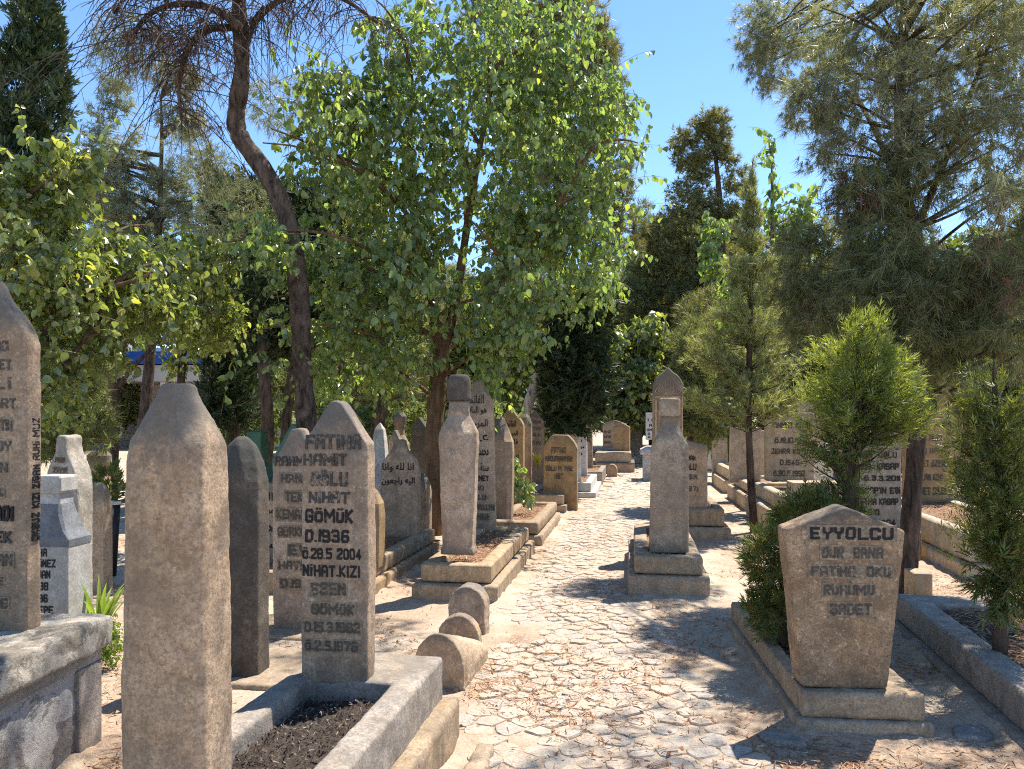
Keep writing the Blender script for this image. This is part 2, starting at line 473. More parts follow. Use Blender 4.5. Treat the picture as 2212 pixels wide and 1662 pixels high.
def ground():
    t = NT("dry_ground_with_pine_needles")
    v, _ = t.coords(False)
    big = t.noise(v, 0.9, 6, 0.65, 0.6); mid = t.noise(v, 6, 7, 0.7, 0.4); fine = t.noise(v, 55, 6, 0.75)
    mpv, _ = t.coords(False, (1, 1, 1))
    c = t.mix(t.ramp(mid, [(0.3, 0), (0.7, 1)]), (0.37, 0.30, 0.225), (0.56, 0.475, 0.37))
    need = t.ramp(t.math('ADD', big, t.math('MULTIPLY', fine, 0.35)), [(0.60, 0), (0.78, 0.85)])
    nc = t.mix(t.ramp(t.noise(v, 38, 6, 0.8, 1.5), [(0.38, 0), (0.62, 1)]), (0.25, 0.145, 0.09), (0.50, 0.38, 0.27))
    c = t.mix(need, c, nc)
    c = t.mix(t.ramp(fine, [(0.34, 0.55), (0.52, 0)]), c, (0.20, 0.14, 0.09))
    c = t.mix(t.ramp(t.noise(v, 27, 5, 0.8), [(0.66, 0), (0.70, 0.7)]), c, (0.66, 0.60, 0.50))
    t.l(c, t.b.inputs['Base Color']); t.b.inputs['Roughness'].default_value = 0.95
    t.b.inputs['Specular IOR Level'].default_value = 0.1
    t.l(t.bump(mid, 0.7, 0.03, t.bump(fine, 0.8, 0.012)), t.b.inputs['Normal'])
    xs = [-300, -60, -20, -8] + list(np.arange(-5, 6.41, 0.06)) + [9, 20, 60, 300]
    ys = [-60, -15, 0] + list(np.arange(1.2, 14.01, 0.06)) + [16, 18, 22, 30, 60, 200, 600]
    xs, ys = np.array(xs), np.array(ys)
    X, Y = np.meshgrid(xs, ys)
    r2 = np.random.default_rng(3)
    Z = np.zeros_like(X)
    for k in range(30):
        a = r2.uniform(0, 6.28); fr = r2.uniform(1.0, 9.0)
        Z += np.sin((X * math.cos(a) + Y * math.sin(a)) * fr + r2.uniform(0, 6.28)) * 0.013 / (1 + fr)
    inner = (X >= -5) & (X <= 6.4) & (Y >= 1.2) & (Y <= 14)
    Z = np.where(inner, np.clip(Z, -0.010, 0.010) - 0.001, -0.02)
    PC = np.vectorize(pathc)(Y); PW = np.vectorize(pathw)(Y)
    Z = np.where(inner & (np.abs(X - PC) < PW + .12), Z * .2 + 0.0035, Z)
    jag = np.sin(X * 13 + 2 * np.sin(Y * 9)) * np.sin(Y * 11 + 2 * np.sin(X * 7))
    for fx, fy, fr, a0, a1, b0, b1 in FOOT:
        ca, sa = math.cos(-fr), math.sin(-fr)
        lx = (X - fx) * ca - (Y - fy) * sa; ly = (X - fx) * sa + (Y - fy) * ca
        dx = np.maximum(np.maximum(a0 - lx, lx - a1), 0); dy = np.maximum(np.maximum(b0 - ly, ly - b1), 0)
        d = np.hypot(dx, dy)
        Z = np.where(inner, np.maximum(Z, Z * .3 + (0.030 + .022 * jag) * np.exp(-d / (0.07 + .03 * jag))), Z)
    n = len(xs)
    idx = np.arange(X.size).reshape(X.shape)
    q = np.stack([idx[:-1, :-1], idx[:-1, 1:], idx[1:, 1:], idx[1:, :-1]], -1).reshape(-1, 4)
    me = bpy.data.meshes.new("ground")
    me.from_pydata(np.stack([X, Y, Z], -1).reshape(-1, 3).tolist(), [], q.tolist())
    o = link("ground", me, t.m, None, True)
    tag(o, kind='structure')
    return o


def clip(poly, nx, ny, d):
    out = []
    m = len(poly)
    for i in range(m):
        a, b = poly[i], poly[(i + 1) % m]
        da = a[0] * nx + a[1] * ny - d; db = b[0] * nx + b[1] * ny - d
        if da <= 0: out.append(a)
        if da * db < 0:
            k = da / (da - db)
            out.append((a[0] + (b[0] - a[0]) * k, a[1] + (b[1] - a[1]) * k))
    return out


def paving():
    r2 = random.Random(5)
    pts = []
    y = 0.7
    row = 0
    while y < 27:
        dy = 0.115 if y < 13 else 0.2
        dx = 0.15 if y < 13 else 0.25
        hw = pathw(y); c = pathc(y)
        nx = int(2 * hw / dx)
        for i in range(-1, nx + 2):
            x = c - hw + (i + 0.5 + (0.5 if row % 2 else 0)) * dx
            pts.append((x + r2.uniform(-.25, .25) * dx, y + r2.uniform(-.22, .22) * dy, abs(x - c) < hw + r2.uniform(-.06, .10)))
        y += dy; row += 1
    mb = MB()
    P = np.array([(p[0], p[1]) for p in pts])
    for i, (x, y, ok) in enumerate(pts):
        if not ok or r2.random() < 0.03: continue
        d2 = ((P - P[i]) ** 2).sum(1)
        near = np.argsort(d2)[1:16]
        poly = [(x - .3, y - .3), (x + .3, y - .3), (x + .3, y + .3), (x - .3, y + .3)]
        for j in near:
            ex, ey = P[j] - P[i]
            L = math.hypot(ex, ey)
            if L < 1e-4: continue
            gap = r2.uniform(0.002, 0.007)
            poly = clip(poly, ex / L, ey / L, (x * ex + y * ey) / L + L / 2 - gap)
            if len(poly) < 3: break
        if len(poly) < 3: continue
        sub = []
        for k in range(len(poly)):                       # rough broken outline
            a, b = poly[k], poly[(k + 1) % len(poly)]
            L = math.hypot(b[0] - a[0], b[1] - a[1])
            if L < 0.015: continue
            for tt in (0.14, 0.5, 0.86):
                q = r2.uniform(-.06, .06) * L
                sub.append((a[0] + (b[0] - a[0]) * tt + q * (b[1] - a[1]) / L * .6, a[1] + (b[1] - a[1]) * tt - q * (b[0] - a[0]) / L * .6))
        if len(sub) < 5: continue
        cx = sum(p[0] for p in sub) / len(sub); cy = sum(p[1] for p in sub) / len(sub)
        h = r2.uniform(0.005, 0.013); tx, ty = r2.uniform(-.06, .06), r2.uniform(-.06, .06)
        rings = []
        for s_, zz in ((1.0, -0.03), (0.985, h - .007), (0.92, h), (0.5, h + 0.003)):
            rings.append([(cx + (px - cx) * s_, cy + (py - cy) * s_, zz + (tx * (px - cx) + ty * (py - cy) if zz > -.02 else 0) + (r2.uniform(-.002, .002) if zz > -.02 else 0)) for px, py in sub])
        mb.loft(rings)
    t = NT("worn_paving_stone")
    v, _ = t.coords(False)
    g = t.n("NewGeometry")
    c = t.ramp(g.outputs['Random Per Island'], [(0, (0.46, 0.365, 0.28)), (0.25, (0.56, 0.455, 0.355)), (0.5, (0.47, 0.415, 0.355)), (0.68, (0.41, 0.375, 0.335)), (0.85, (0.60, 0.505, 0.40)), (1, (0.51, 0.39, 0.29))])
    c = t.mix(t.ramp(t.noise(v, 14, 7, 0.7), [(0.35, 0.6), (0.65, 0)]), c, (0.32, 0.265, 0.20))
    c = t.mix(t.ramp(t.noise(v, 75, 5, 0.75), [(0.36, 0.55), (0.52, 0)]), c, (0.24, 0.19, 0.14))
    c = t.mix(t.ramp(t.noise(v, 1.7, 7, 0.75, 0.8), [(0.54, 0), (0.70, 0.55)]), c, (0.46, 0.30, 0.185))
    t.l(c, t.b.inputs['Base Color']); t.b.inputs['Roughness'].default_value = 0.85
    t.b.inputs['Specular IOR Level'].default_value = 0.25
    t.l(t.bump(t.noise(v, 22, 7, 0.7), 0.7, 0.02, t.bump(t.noise(v, 90, 5, 0.75), 0.7, 0.008)), t.b.inputs['Normal'])
    o = mb.build("path", t.m)
    tag(o, kind='structure')



def litter():
    """fallen pine needles and leaf crumbs, as real slivers lying on the ground"""
    r2 = np.random.default_rng(11)
    n = 120000
    Y = 2.2 + (r2.random(n) ** 1.6) * 12
    X = r2.uniform(-1, 1, n) * (0.8 * Y + 0.6) * 0.95 + 0.15 * Y
    cl = np.sin(X * 2.3 + 1.3 * np.sin(Y * 1.7)) + np.sin(Y * 2.9 + 1.7 * np.sin(X * 2.1 + 1)) + 0.6 * np.sin(X * 7 + Y * 5)
    keep = r2.random(n) < np.clip(0.28 + 0.36 * cl, 0.05, 1)
    X, Y = X[keep], Y[keep]
    n = len(X)
    a = r2.uniform(0, 6.283, n); L = r2.uniform(0.02, 0.075, n); wd = r2.uniform(0.0016, 0.0035, n)
    big = r2.random(n) < 0.06
    L[big] *= 0.5; wd[big] = r2.uniform(0.006, 0.014, big.sum())
    Z = r2.uniform(0.006, 0.022, n)
    D = np.stack([np.cos(a) * L, np.sin(a) * L, r2.uniform(-.008, .008, n)], 1)
    Nn = np.stack([-np.sin(a) * wd, np.cos(a) * wd, r2.uniform(-.003, .003, n)], 1)
    P = np.stack([X, Y, Z], 1)
    V = np.stack([P - D / 2 - Nn, P - D / 2 + Nn, P + D / 2 + Nn * .3, P + D / 2 - Nn * .3], 1).reshape(-1, 3)
    i = np.arange(n)[:, None] * 4
    T = np.concatenate([i + np.array([[0, 2, 1]]), i + np.array([[0, 3, 2]])], 1)
    o = link("pine_needle_litter", np_mesh("pine_needle_litter", V, T), M['litter'])
    tag(o, "rusty brown fallen pine needles scattered over path and ground", "fallen needles", kind='stuff')



# ------------------------------------------------------------------ lettering
_ar_no = set("ادذرزوةءى")


def arabic(s):
    """joined letter forms in visual order"""
    out = []
    for wd in s.split(' '):
        fs = []
        for i, ch in enumerate(wd):
            if not ('\u0600' <= ch <= '\u064a'):
                fs.append(ch); continue
            prev = i > 0 and wd[i - 1] not in _ar_no
            nxt = ch not in _ar_no and i < len(wd) - 1
            form = "MEDIAL" if prev and nxt else "FINAL" if prev else "INITIAL" if nxt else "ISOLATED"
            try:
                fs.append(unicodedata.lookup(unicodedata.name(ch) + " " + form + " FORM"))
            except KeyError:
                fs.append(ch)
        out.append(''.join(reversed(fs)))
    return ' '.join(reversed(out))


_glyph = {}


def text_verts(body, bold=0.02):
    key = (body, bold)
    if key in _glyph: return _glyph[key]
    cu = bpy.data.curves.new("lettering", 'FONT')
    cu.body = body; cu.size = 1.0; cu.extrude = 0.5; cu.offset = bold; cu.resolution_u = 3
    cu.space_character = 1.06 + bold * 2.2
    o = bpy.data.objects.new("lettering", cu)
    COL.objects.link(o)
    dg = bpy.context.evaluated_depsgraph_get()
    me = bpy.data.meshes.new_from_object(o.evaluated_get(dg))
    v = np.array([x.co[:] for x in me.vertices]); f = [tuple(p.vertices) for p in me.polygons]
    bpy.data.objects.remove(o); bpy.data.curves.remove(cu); bpy.data.meshes.remove(me)
    _glyph[key] = (v, f)
    return v, f


# chunky hand-cut capitals as strokes on a unit cell
_L = {'A': "0,0 0,.8 .2,1 .8,1 1,.8 1,0|0,.45 1,.45", 'B': "0,0 0,1 .8,1 1,.85 1,.62 .85,.5 1,.38 1,.15 .8,0 0,0|0,.5 .85,.5", 'C': "1,.75 1,.88 .85,1 .15,1 0,.85 0,.15 .15,0 .85,0 1,.12 1,.25",
      'D': "0,0 0,1 .75,1 1,.78 1,.22 .75,0 0,0", 'E': "1,1 0,1 0,0 1,0|0,.5 .8,.5", 'F': "1,1 0,1 0,0|0,.52 .8,.52", 'G': "1,.75 1,.88 .85,1 .15,1 0,.85 0,.15 .15,0 .85,0 1,.15 1,.45 .55,.45",
      'H': "0,0 0,1|1,0 1,1|0,.5 1,.5", 'I': "0,0 0,1", 'J': "1,1 1,.15 .85,0 .15,0 0,.15 0,.3", 'K': "0,0 0,1|1,1 .1,.5 1,0", 'L': "0,1 0,0 1,0", 'M': "0,0 0,1 .5,.4 1,1 1,0", 'N': "0,0 0,1 1,0 1,1",
      'O': "0,.15 0,.85 .15,1 .85,1 1,.85 1,.15 .85,0 .15,0 0,.15", 'P': "0,0 0,1 .8,1 1,.85 1,.6 .8,.45 0,.45", 'R': "0,0 0,1 .8,1 1,.85 1,.62 .8,.48 0,.48|.45,.48 1,0", 'S': "1,.8 1,.9 .85,1 .15,1 0,.88 0,.62 .15,.5 .85,.5 1,.38 1,.12 .85,0 .15,0 0,.1 0,.2",
      'T': "0,1 1,1|.5,1 .5,0", 'U': "0,1 0,.15 .15,0 .85,0 1,.15 1,1", 'V': "0,1 .5,0 1,1", 'Y': "0,1 0,.7 .5,.45 1,.7 1,1|.5,.45 .5,0", 'Z': "0,1 1,1 0,0 1,0", 'X': "0,0 1,1|0,1 1,0", 'W': "0,1 .2,0 .5,.6 .8,0 1,1",
      '0': "0,.15 0,.85 .15,1 .85,1 1,.85 1,.15 .85,0 .15,0 0,.15", '1': "0,0 0,1", '2': "0,.8 0,.9 .15,1 .85,1 1,.88 1,.62 0,.15 0,0 1,0", '3': "0,.88 .15,1 .85,1 1,.88 1,.62 .85,.52 .3,.52|.85,.52 1,.4 1,.12 .85,0 .15,0 0,.12",
      '4': "1,.3 0,.3 .7,1 .7,0", '5': "1,1 0,1 0,.55 .85,.55 1,.43 1,.12 .85,0 0,0", '6': "1,.9 .85,1 .15,1 0,.85 0,.15 .15,0 .85,0 1,.15 1,.4 .85,.52 0,.52", '7': "0,1 1,1 .4,0", '8': "0,.15 0,.4 .12,.5 0,.62 0,.88 .15,1 .85,1 1,.88 1,.62 .88,.5 1,.4 1,.15 .85,0 .15,0 0,.15|.12,.5 .88,.5",
      '9': "0,.1 .15,0 .85,0 1,.15 1,.85 .85,1 .15,1 0,.85 0,.6 .15,.48 1,.48", "'": "0,.8 0,1", '.': "0,0 0,.02"}
_base = {'İ': ('I', 1), 'Ö': ('O', 2), 'Ü': ('U', 2), 'Ğ': ('G', 3), 'Ş': ('S', 4), 'Ç': ('C', 4)}


def strokes(txt):
    """block capitals: boxes along each stroke, every stroke a hair prouder than the last"""
    mb = MB(); x = 0.0; q = 0
    rj = random.Random(sum(map(ord, txt)))
    for ch in txt:
        if ch == ' ': x += .55; continue
        b, dia = _base.get(ch, (ch, 0))
        if b not in _L: x += .5; continue
        narrow = b in "I1'."
        wl = 0.0 if narrow else (.78 if b in "MW" else .55)
        sw = .105 * rj.uniform(.92, 1.08); wl *= rj.uniform(.9, 1.1); jy = rj.uniform(-.03, .03); sh_ = rj.uniform(-.06, .06)
        top = .80 if dia in (1, 2, 3) else 1.0
        bot = .10 if dia == 4 else 0.0
        segs = []
        for pl in _L[b].split('|'):
            p = [tuple(float(c) for c in a.split(',')) for a in pl.split()]
            segs += [(p[i], p[i + 1]) for i in range(len(p) - 1)]
        segs = [((x + sw + a[0] * wl, sw + bot + a[1] * (top - bot - 2 * sw)), (x + sw + c[0] * wl, sw + bot + c[1] * (top - bot - 2 * sw))) for a, c in segs]
        cxm = x + sw + wl / 2
        if dia == 1: segs.append(((cxm, .965), (cxm, .975)))
        if dia == 2: segs += [((cxm - .17, .965), (cxm - .17, .975)), ((cxm + .17, .965), (cxm + .17, .975))]
        if dia == 3: segs.append(((cxm - .15, .96), (cxm + .15, .96)))
        if dia == 4: segs.append(((cxm, -.02), (cxm, .03)))
        for (ax, ay), (bx, by) in segs:
            dx, dy = bx - ax, by - ay
            L = math.hypot(dx, dy) or 1
            dx, dy = dx / L * sw, dy / L * sw
            ux, uy = -dy, dx
            ex = .8 if L > .12 else .55
            c = [(ax - dx * ex - ux, ay - dy * ex - uy), (bx + dx * ex - ux, by + dy * ex - uy), (bx + dx * ex + ux, by + dy * ex + uy), (ax - dx * ex + ux, ay - dy * ex + uy)]
            z = .5 - .012 * (q % 9); q += 1
            c = [(a + sh_ * (b_ - .5), b_ + jy) for a, b_ in c]
            mb.add([(a, b_, -.5) for a, b_ in c] + [(a, b_, z) for a, b_ in c], [(3, 2, 1, 0), (4, 5, 6, 7), (0, 1, 5, 4), (1, 2, 6, 5), (2, 3, 7, 6), (3, 0, 4, 7)])
        x += wl + 2 * sw + rj.uniform(.07, .16)
    return np.array(mb.v), mb.f


def inscription(parent, lines, y, mats=None, h=0.007):
    """lines: (text, cx, cz, width, height, style) in the stone's own coordinates, raised from the face at y"""
    look = {'gb': 'black', 'k': 'black', 'g': 'dkgrey', 'f': 'faded', 't': 'faded'}
    for (txt, cx, cz, wd, ht, st) in lines:
        ar = any('\u0600' <= c <= '\u06ff' for c in txt)
        v, f = text_verts(arabic(txt), 0.014) if ar else strokes(txt)
        if not len(v): continue
        lo, hi = v.min(0), v.max(0)
        q = (v - (lo + hi) / 2) / np.maximum(hi - lo, 1e-6)
        P = np.stack([cx + q[:, 0] * wd, y - q[:, 2] * h, cz + q[:, 1] * ht], 1)
        mb = MB().add(P, f)
        nf = len(mb.f)
        if st in ('f', 'gb'):
            mb.box(cx - wd * .54, cx + wd * .54, y - 0.0025, y + 0.004, cz - ht * .62, cz + ht * .62)
        o = mb.build("lettering", M[look[st]], parent)
        if st in ('f', 'gb'):
            o.data.materials.append(M['band'])
            for p in o.data.polygons[nf:]: p.material_index = 1


# ------------------------------------------------------------------ gravestones
def curve_pts(p0, p1, p2, n=6):
    return [((1 - t) ** 2 * p0[0] + 2 * t * (1 - t) * p1[0] + t * t * p2[0], (1 - t) ** 2 * p0[1] + 2 * t * (1 - t) * p1[1] + t * t * p2[1]) for t in [i / n for i in range(n + 1)]]


def outline(kind, wd, h, sh=0.85, tw=1.0, bw=1.0, tip=0.1):
    """right half from the bottom up, then mirrored; (x, z)"""
    a, b = wd / 2 * bw, wd / 2 * tw
    z = h * sh
    if kind == 'point':            # concave shoulders rising to a blunt tip
        half = [(a, 0), (b, z)] + curve_pts((b, z), (b * .62, z + (h - z) * .42), (wd * tip, h * 0.985), 7)[1:] + [(wd * tip * .6, h)]
    elif kind == 'ogee':           # rounded shoulder, hollow neck, round knob
        m = (b * .50, z + (h - z) * .58)
        half = [(a, 0), (b, z)] + curve_pts((b, z), (b * .98, z + (h - z) * .30), m, 6)[1:] + curve_pts(m, (b * .26, z + (h - z) * .74), (wd * tip, h * .985), 6)[1:] + [(wd * tip * .5, h)]
    elif kind == 'arch':           # pointed islamic arch
        m = (b * .62, z + (h - z) * .62)
        half = [(a, 0), (b, z)] + curve_pts((b, z), (b * 1.0, z + (h - z) * .36), m, 6)[1:] + curve_pts(m, (b * .2, z + (h - z) * .82), (0.004, h), 6)[1:]
    elif kind == 'gable':
        half = [(a, 0), (b, z), (0.012, h)]
    elif kind == 'chamfer':
        half = [(a, 0), (b, z)] + curve_pts((b, z), (b * .86, z + (h - z) * .5), (b * .52, h * .985), 4)[1:] + [(b * .46, h)]
    elif kind == 'flat':
        half = [(a, 0), (b, h)]
    elif kind == 'dome':
        half = [(a, 0)] + [(b * math.cos(t), z + (h - z) * math.sin(t)) for t in np.linspace(0, math.pi / 2, 10)[:-1]] + [(0.004, h)]
    left = [(-x, zz) for x, zz in reversed(half)]
    return half + left


def rect_ring(wx, wy, c, z, cx=0.0, cy=0.0):
    """chamfered rectangle, 24 points; c = cut-off share of the half sides"""
    cs = [(wx, -wy * (1 - c)), (wx, wy * (1 - c)), (wx * (1 - c), wy), (-wx * (1 - c), wy), (-wx, wy * (1 - c)), (-wx, -wy * (1 - c)), (-wx * (1 - c), -wy), (wx * (1 - c), -wy)]
    r = []
    for i in range(8):
        a, b = cs[i], cs[(i + 1) % 8]
        for k in range(3):
            r.append((cx + a[0] + (b[0] - a[0]) * k / 3, cy + a[1] + (b[1] - a[1]) * k / 3, z))
    return r


def circ_ring(rx, ry, z, cx=0.0, cy=0.0):
    r = []
    for i in range(24):
        a = -math.pi / 8 + 2 * math.pi * i / 24
        r.append((cx + rx * math.cos(a), cy + ry * math.sin(a), z))
    return r


def mixring(a, b, t):
    return [tuple(p[i] * (1 - t) + q[i] * t for i in range(3)) for p, q in zip(a, b)]


def stele(name, label, px0, px1, ytop, ybase, Y, depth, kind, mat, lines=(), sh=0.85, tw=1.0, bw=1.0, tip=0.1, rz=ROT, cat="headstone", group=None, wear=None, lean=(0, 0), sink=0.03):
    """a standing slab; lines are (text, px0, px1, py0, py1, style) where they stand on its face"""
    pc = (px0 + px1) / 2
    wd = (px1 - px0) / F * Y; h = (ybase - ytop) / F * Y
    x, z = XZ(pc, ybase, Y)
    yc = Y + depth / 2
    o = thing(name, label, cat, (x + math.sin(-rz) * depth / 2, yc, z), rz, group)
    lj = random.Random(int(pc * 7 + ytop))
    o.rotation_euler = (lean[0] + (lj.uniform(-.022, .012) if wear is None else lj.uniform(-.008, .004)), lean[1] + (lj.uniform(-.022, .022) if wear is None else lj.uniform(-.008, .008)), rz)
    ol = outline(kind, wd, h, sh, tw, bw, tip)
    ol = [(a, -sink if b == 0 else b) for a, b in ol]
    mb = MB(); mb.prism(ol, -depth / 2, depth / 2)
    b = mb.build("stone_body", M[mat], o)
    if wear: weather(b, wear, 0.008 if wear < .013 else 0.01)
    else: bevelmod(b, 0.008)
    L = []
    for (t, a, c, d, e, st) in lines:
        L.append((t, ((a + c) / 2 - pc) / F * Y, (ybase - (d + e) / 2) / F * Y, (c - a) / F * Y, abs(e - d) / F * Y, st))
    if L: inscription(b, L, -depth / 2, h=0.012)
    return o


def loftstone(name, label, pc, ybase, Y, secs, mat, rz=ROT, cat="footstone", caps=(), wear=None, group=None, lean=(0, 0), smooth=True):
    """secs: (py, half width px, half depth px, chamfer or 'o') from the base up"""
    x, z = XZ(pc, ybase, Y)
    k = Y / F
    d = secs[0][2] * k
    o = thing(name, label, cat, (x + math.sin(-rz) * d, Y + d, z), rz, group)
    o.rotation_euler = (lean[0], lean[1], rz)

    def ring(s):
        zz = (ybase - s[0]) * k
        if s[3] == 'o': return circ_ring(s[1] * k, s[2] * k, zz)
        return rect_ring(s[1] * k, s[2] * k, s[3], zz)
    b = MB(); b.loft([ring(s) for s in secs])
    b = b.build("stone_body", M[mat], o)
    if wear: weather(b, wear, 0.008)
    else: bevelmod(b, 0.006)
    for cn, cs, cm in caps:
        c = MB(); c.loft([ring(s) for s in cs])
        c = c.build(cn, M[cm], o)
        if wear: weather(c, wear, 0.006)
        else: bevelmod(c, 0.006)
    return o


def grave(name, label, x, y, wd, L, tiers, rz=ROT, mat='kerbtan', soil='soil', t=0.13, soilz=None, wear=None, group=None, solid=False, cat="grave", tb=None):
    """x, y: middle of the near end; tiers: (outset, z0, z1) from the ground up"""
    o = thing(name, label, cat, (x, y, 0), rz, group)
    FOOT.append((x, y, rz, -wd / 2 - tiers[0][0], wd / 2 + tiers[0][0], -tiers[0][0], L + tiers[0][0]))
    for i, (out, z0, z1) in enumerate(tiers):
        mb = MB()
        if solid and i == len(tiers) - 1: mb.box(-wd / 2 - out, wd / 2 + out, -out, L + out, z0, z1)
        else: mb.ring(-wd / 2 - out, wd / 2 + out, -out, L + out, z0, z1, t + out, (tb or t) + out)
        p = mb.build("kerb" if i == len(tiers) - 1 else "plinth", M[mat], o)
        if wear: weather(p, wear, 0.010, 0.12, 0.014)
        else: bevelmod(p, 0.014)
    if not solid:
        sz = soilz if soilz is not None else tiers[-1][2] - 0.05
        xs = np.linspace(-wd / 2 + t - .01, wd / 2 - t + .01, 14); ys = np.linspace((tb or t) - .01, L - (tb or t) + .01, 34)
        Xg, Yg = np.meshgrid(xs, ys)
        r2 = np.random.default_rng(int(abs(x * 100 + y * 37)) + 1)
        Z = sz + 0.02 * np.sin(Xg * 9 + r2.uniform(0, 6)) * np.sin(Yg * 5 + r2.uniform(0, 6)) + r2.normal(0, .004, Xg.shape)
        idx = np.arange(Xg.size).reshape(Xg.shape)
        q = np.stack([idx[:-1, :-1], idx[:-1, 1:], idx[1:, 1:], idx[1:, :-1]], -1).reshape(-1, 4)
        me = bpy.data.meshes.new("soil"); me.from_pydata(np.stack([Xg, Yg, Z], -1).reshape(-1, 3).tolist(), [], q.tolist())
        link("soil", me, M[soil], o, True)
        n = int(900 * (xs[-1] - xs[0]) * (ys[-1] - ys[0])) + 120
        P = np.stack([r2.uniform(xs[0], xs[-1], n), r2.uniform(ys[0], ys[-1], n), np.full(n, sz + .022)], 1)
        a = r2.uniform(0, 6.28, n); Ln = r2.uniform(.02, .06, n); wn = r2.uniform(.002, .006, n)
        D = np.stack([np.cos(a) * Ln, np.sin(a) * Ln, r2.uniform(-.01, .01, n)], 1); Q = np.stack([-np.sin(a) * wn, np.cos(a) * wn, 0 * a], 1)
        V = np.stack([P - D - Q, P - D + Q, P + D], 1).reshape(-1, 3)
        lt = link("needle_litter", np_mesh("needle_litter", V, np.arange(3 * n).reshape(-1, 3)), M['litter'], o); lt['kind'] = 'stuff'
    return o


# ---- the near left grave: raised slab with a soil well, tall lettered headstone, big blunt footstone
def near_slab():
    o = thing("grave", "grey concrete grave slab with a dark soil well below the black lettered pointed headstone", "grave", (-0.615, 3.62, 0), -0.17)
    FOOT.append((-0.615, 3.62, -0.17, -.375, .375, -2.0, .02)); FOOT.append((-2.42, 3.62, -.057, -.5, .5, -2.55, -.04))
    # own y runs away from the viewer; the head end is y = 0, the foot end y = -1.95
    k = MB(); k.ring(-0.30, 0.30, -1.92, 0.0, 0.20, 0.405, 0.115, 0.40)
    # the well is closer to the foot; deep concrete head piece carries the headstone
    kk = k.build("kerb", M['concrete'], o); weather(kk, 0.012, 0.010, 0.13, 0.014)
    p = MB(); p.box(-0.375, 0.375, -2.0, 0.02, -0.05, 0.215)
    pp = p.build("plinth", M['kerbtan'], o); weather(pp, 0.014, 0.014, 0.14, 0.018)
    s = MB()
    xs = np.linspace(-0.187, 0.187, 30); ys = np.linspace(-1.53, -0.39, 90)
    Xg, Yg = np.meshgrid(xs, ys); r2 = np.random.default_rng(2)
    Z = 0.315 + r2.normal(0, .006, Xg.shape) + .012 * np.sin(Xg * 14) * np.sin(Yg * 9)
    idx = np.arange(Xg.size).reshape(Xg.shape)
    q = np.stack([idx[:-1, :-1], idx[:-1, 1:], idx[1:, 1:], idx[1:, :-1]], -1).reshape(-1, 4)
    me = bpy.data.meshes.new("soil"); me.from_pydata(np.stack([Xg, Yg, Z], -1).reshape(-1, 3).tolist(), [], q.tolist())
    link("soil", me, M['soildark'], o, True)
    n = 1500
    P = np.stack([r2.uniform(-.185, .185, n), r2.uniform(-1.52, -.40, n), np.full(n, .332)], 1)
    a = r2.uniform(0, 6.28, n); Ln = r2.uniform(.003, .013, n); wn = r2.uniform(.001, .0035, n)
    D = np.stack([np.cos(a) * Ln, np.sin(a) * Ln, r2.uniform(-.008, .01, n)], 1); Q = np.stack([-np.sin(a) * wn, np.cos(a) * wn, r2.uniform(-.004, .004, n)], 1)
    V = np.stack([P - D - Q, P - D + Q, P + D], 1).reshape(-1, 3)
    lt = link("leaf_litter", np_mesh("leaf_litter", V, np.arange(3 * n).reshape(-1, 3)), M['litterdark'], o); lt['kind'] = 'stuff'


near_slab()
stele("headstone", "tall pointed brown headstone with thick black raised letters on the concrete slab", 646, 797, 865, 1468, 3.24, 0.115, 'point', 'brown', [
    ("FATİHA", 656, 782, 938, 972, 'g'), ("HAMİT", 652, 748, 980, 1008, 'g'), ("OĞLU", 668, 752, 1016, 1052, 'g'), ("NİHAT", 664, 756, 1062, 1089, 'g'),
    ("GÖMÜK", 656, 764, 1098, 1132, 'k'), ("D.1936", 656, 756, 1144, 1174, 'k'), ("Ö.28.5 2004", 650, 782, 1184, 1210, 'k'), ("NİHAT.KIZI", 650, 780, 1220, 1248, 'k'),
    ("ESEN", 668, 748, 1258, 1288, 'f'), ("GÖMÜK", 670, 768, 1304, 1330, 'f'), ("D.15.3.1962", 654, 780, 1343, 1368, 'f'), ("Ö.2.5.1978", 656, 776, 1384, 1408, 'f')],
    sh=0.845, tw=0.97, bw=1.0, tip=0.115, wear=0.009, rz=-0.12)
loftstone("footstone", "massive blunt brown footstone with chamfered edges and a flat grey top", 338, 1850, 1.95, [
    (1870, 106, 78, .26), (1662, 102, 76, .26), (1200, 97, 74, .26), (985, 94, 72, .28), (960, 92, 70, .32), (930, 82, 64, .42), (892, 64, 54, .50), (862, 50, 45, .55), (842, 41, 39, .6), (830, 38, 36, .6), (825, 34, 32, .6)], 'brown', wear=0.009, rz=-0.16)

# ---- raised tomb at the left edge
def left_tomb():
    o = thing("raised_tomb", "high raised tomb with flaking whitewash and a heavy grey cover slab", "tomb", (-2.42, 3.62, 0), -0.057)
    c = MB(); c.box(-0.55, 0.55, -2.6, 0, 0.455, 0.595)
    cc = c.build("cover_slab", M['flaking'], o); weather(cc, 0.014, 0.022, 0.08, 0.02)
    b = MB(); b.box(-0.50, 0.50, -2.55, -0.04, -0.05, 0.455)
    bb = b.build("body", M['flaking'], o); weather(bb, 0.016, 0.016, 0.12, 0.012)
    f = MB()                                              # raised border around the side panel
    x0, x1 = 0.50, 0.525
    f.box(x0 - .01, x1, -2.54, -0.05, 0.40, 0.45); f.box(x0 - .01, x1, -0.22, -0.05, -0.03, 0.397)
    ff = f.build("panel_border", M['concrete'], o); bevelmod(ff, 0.008)


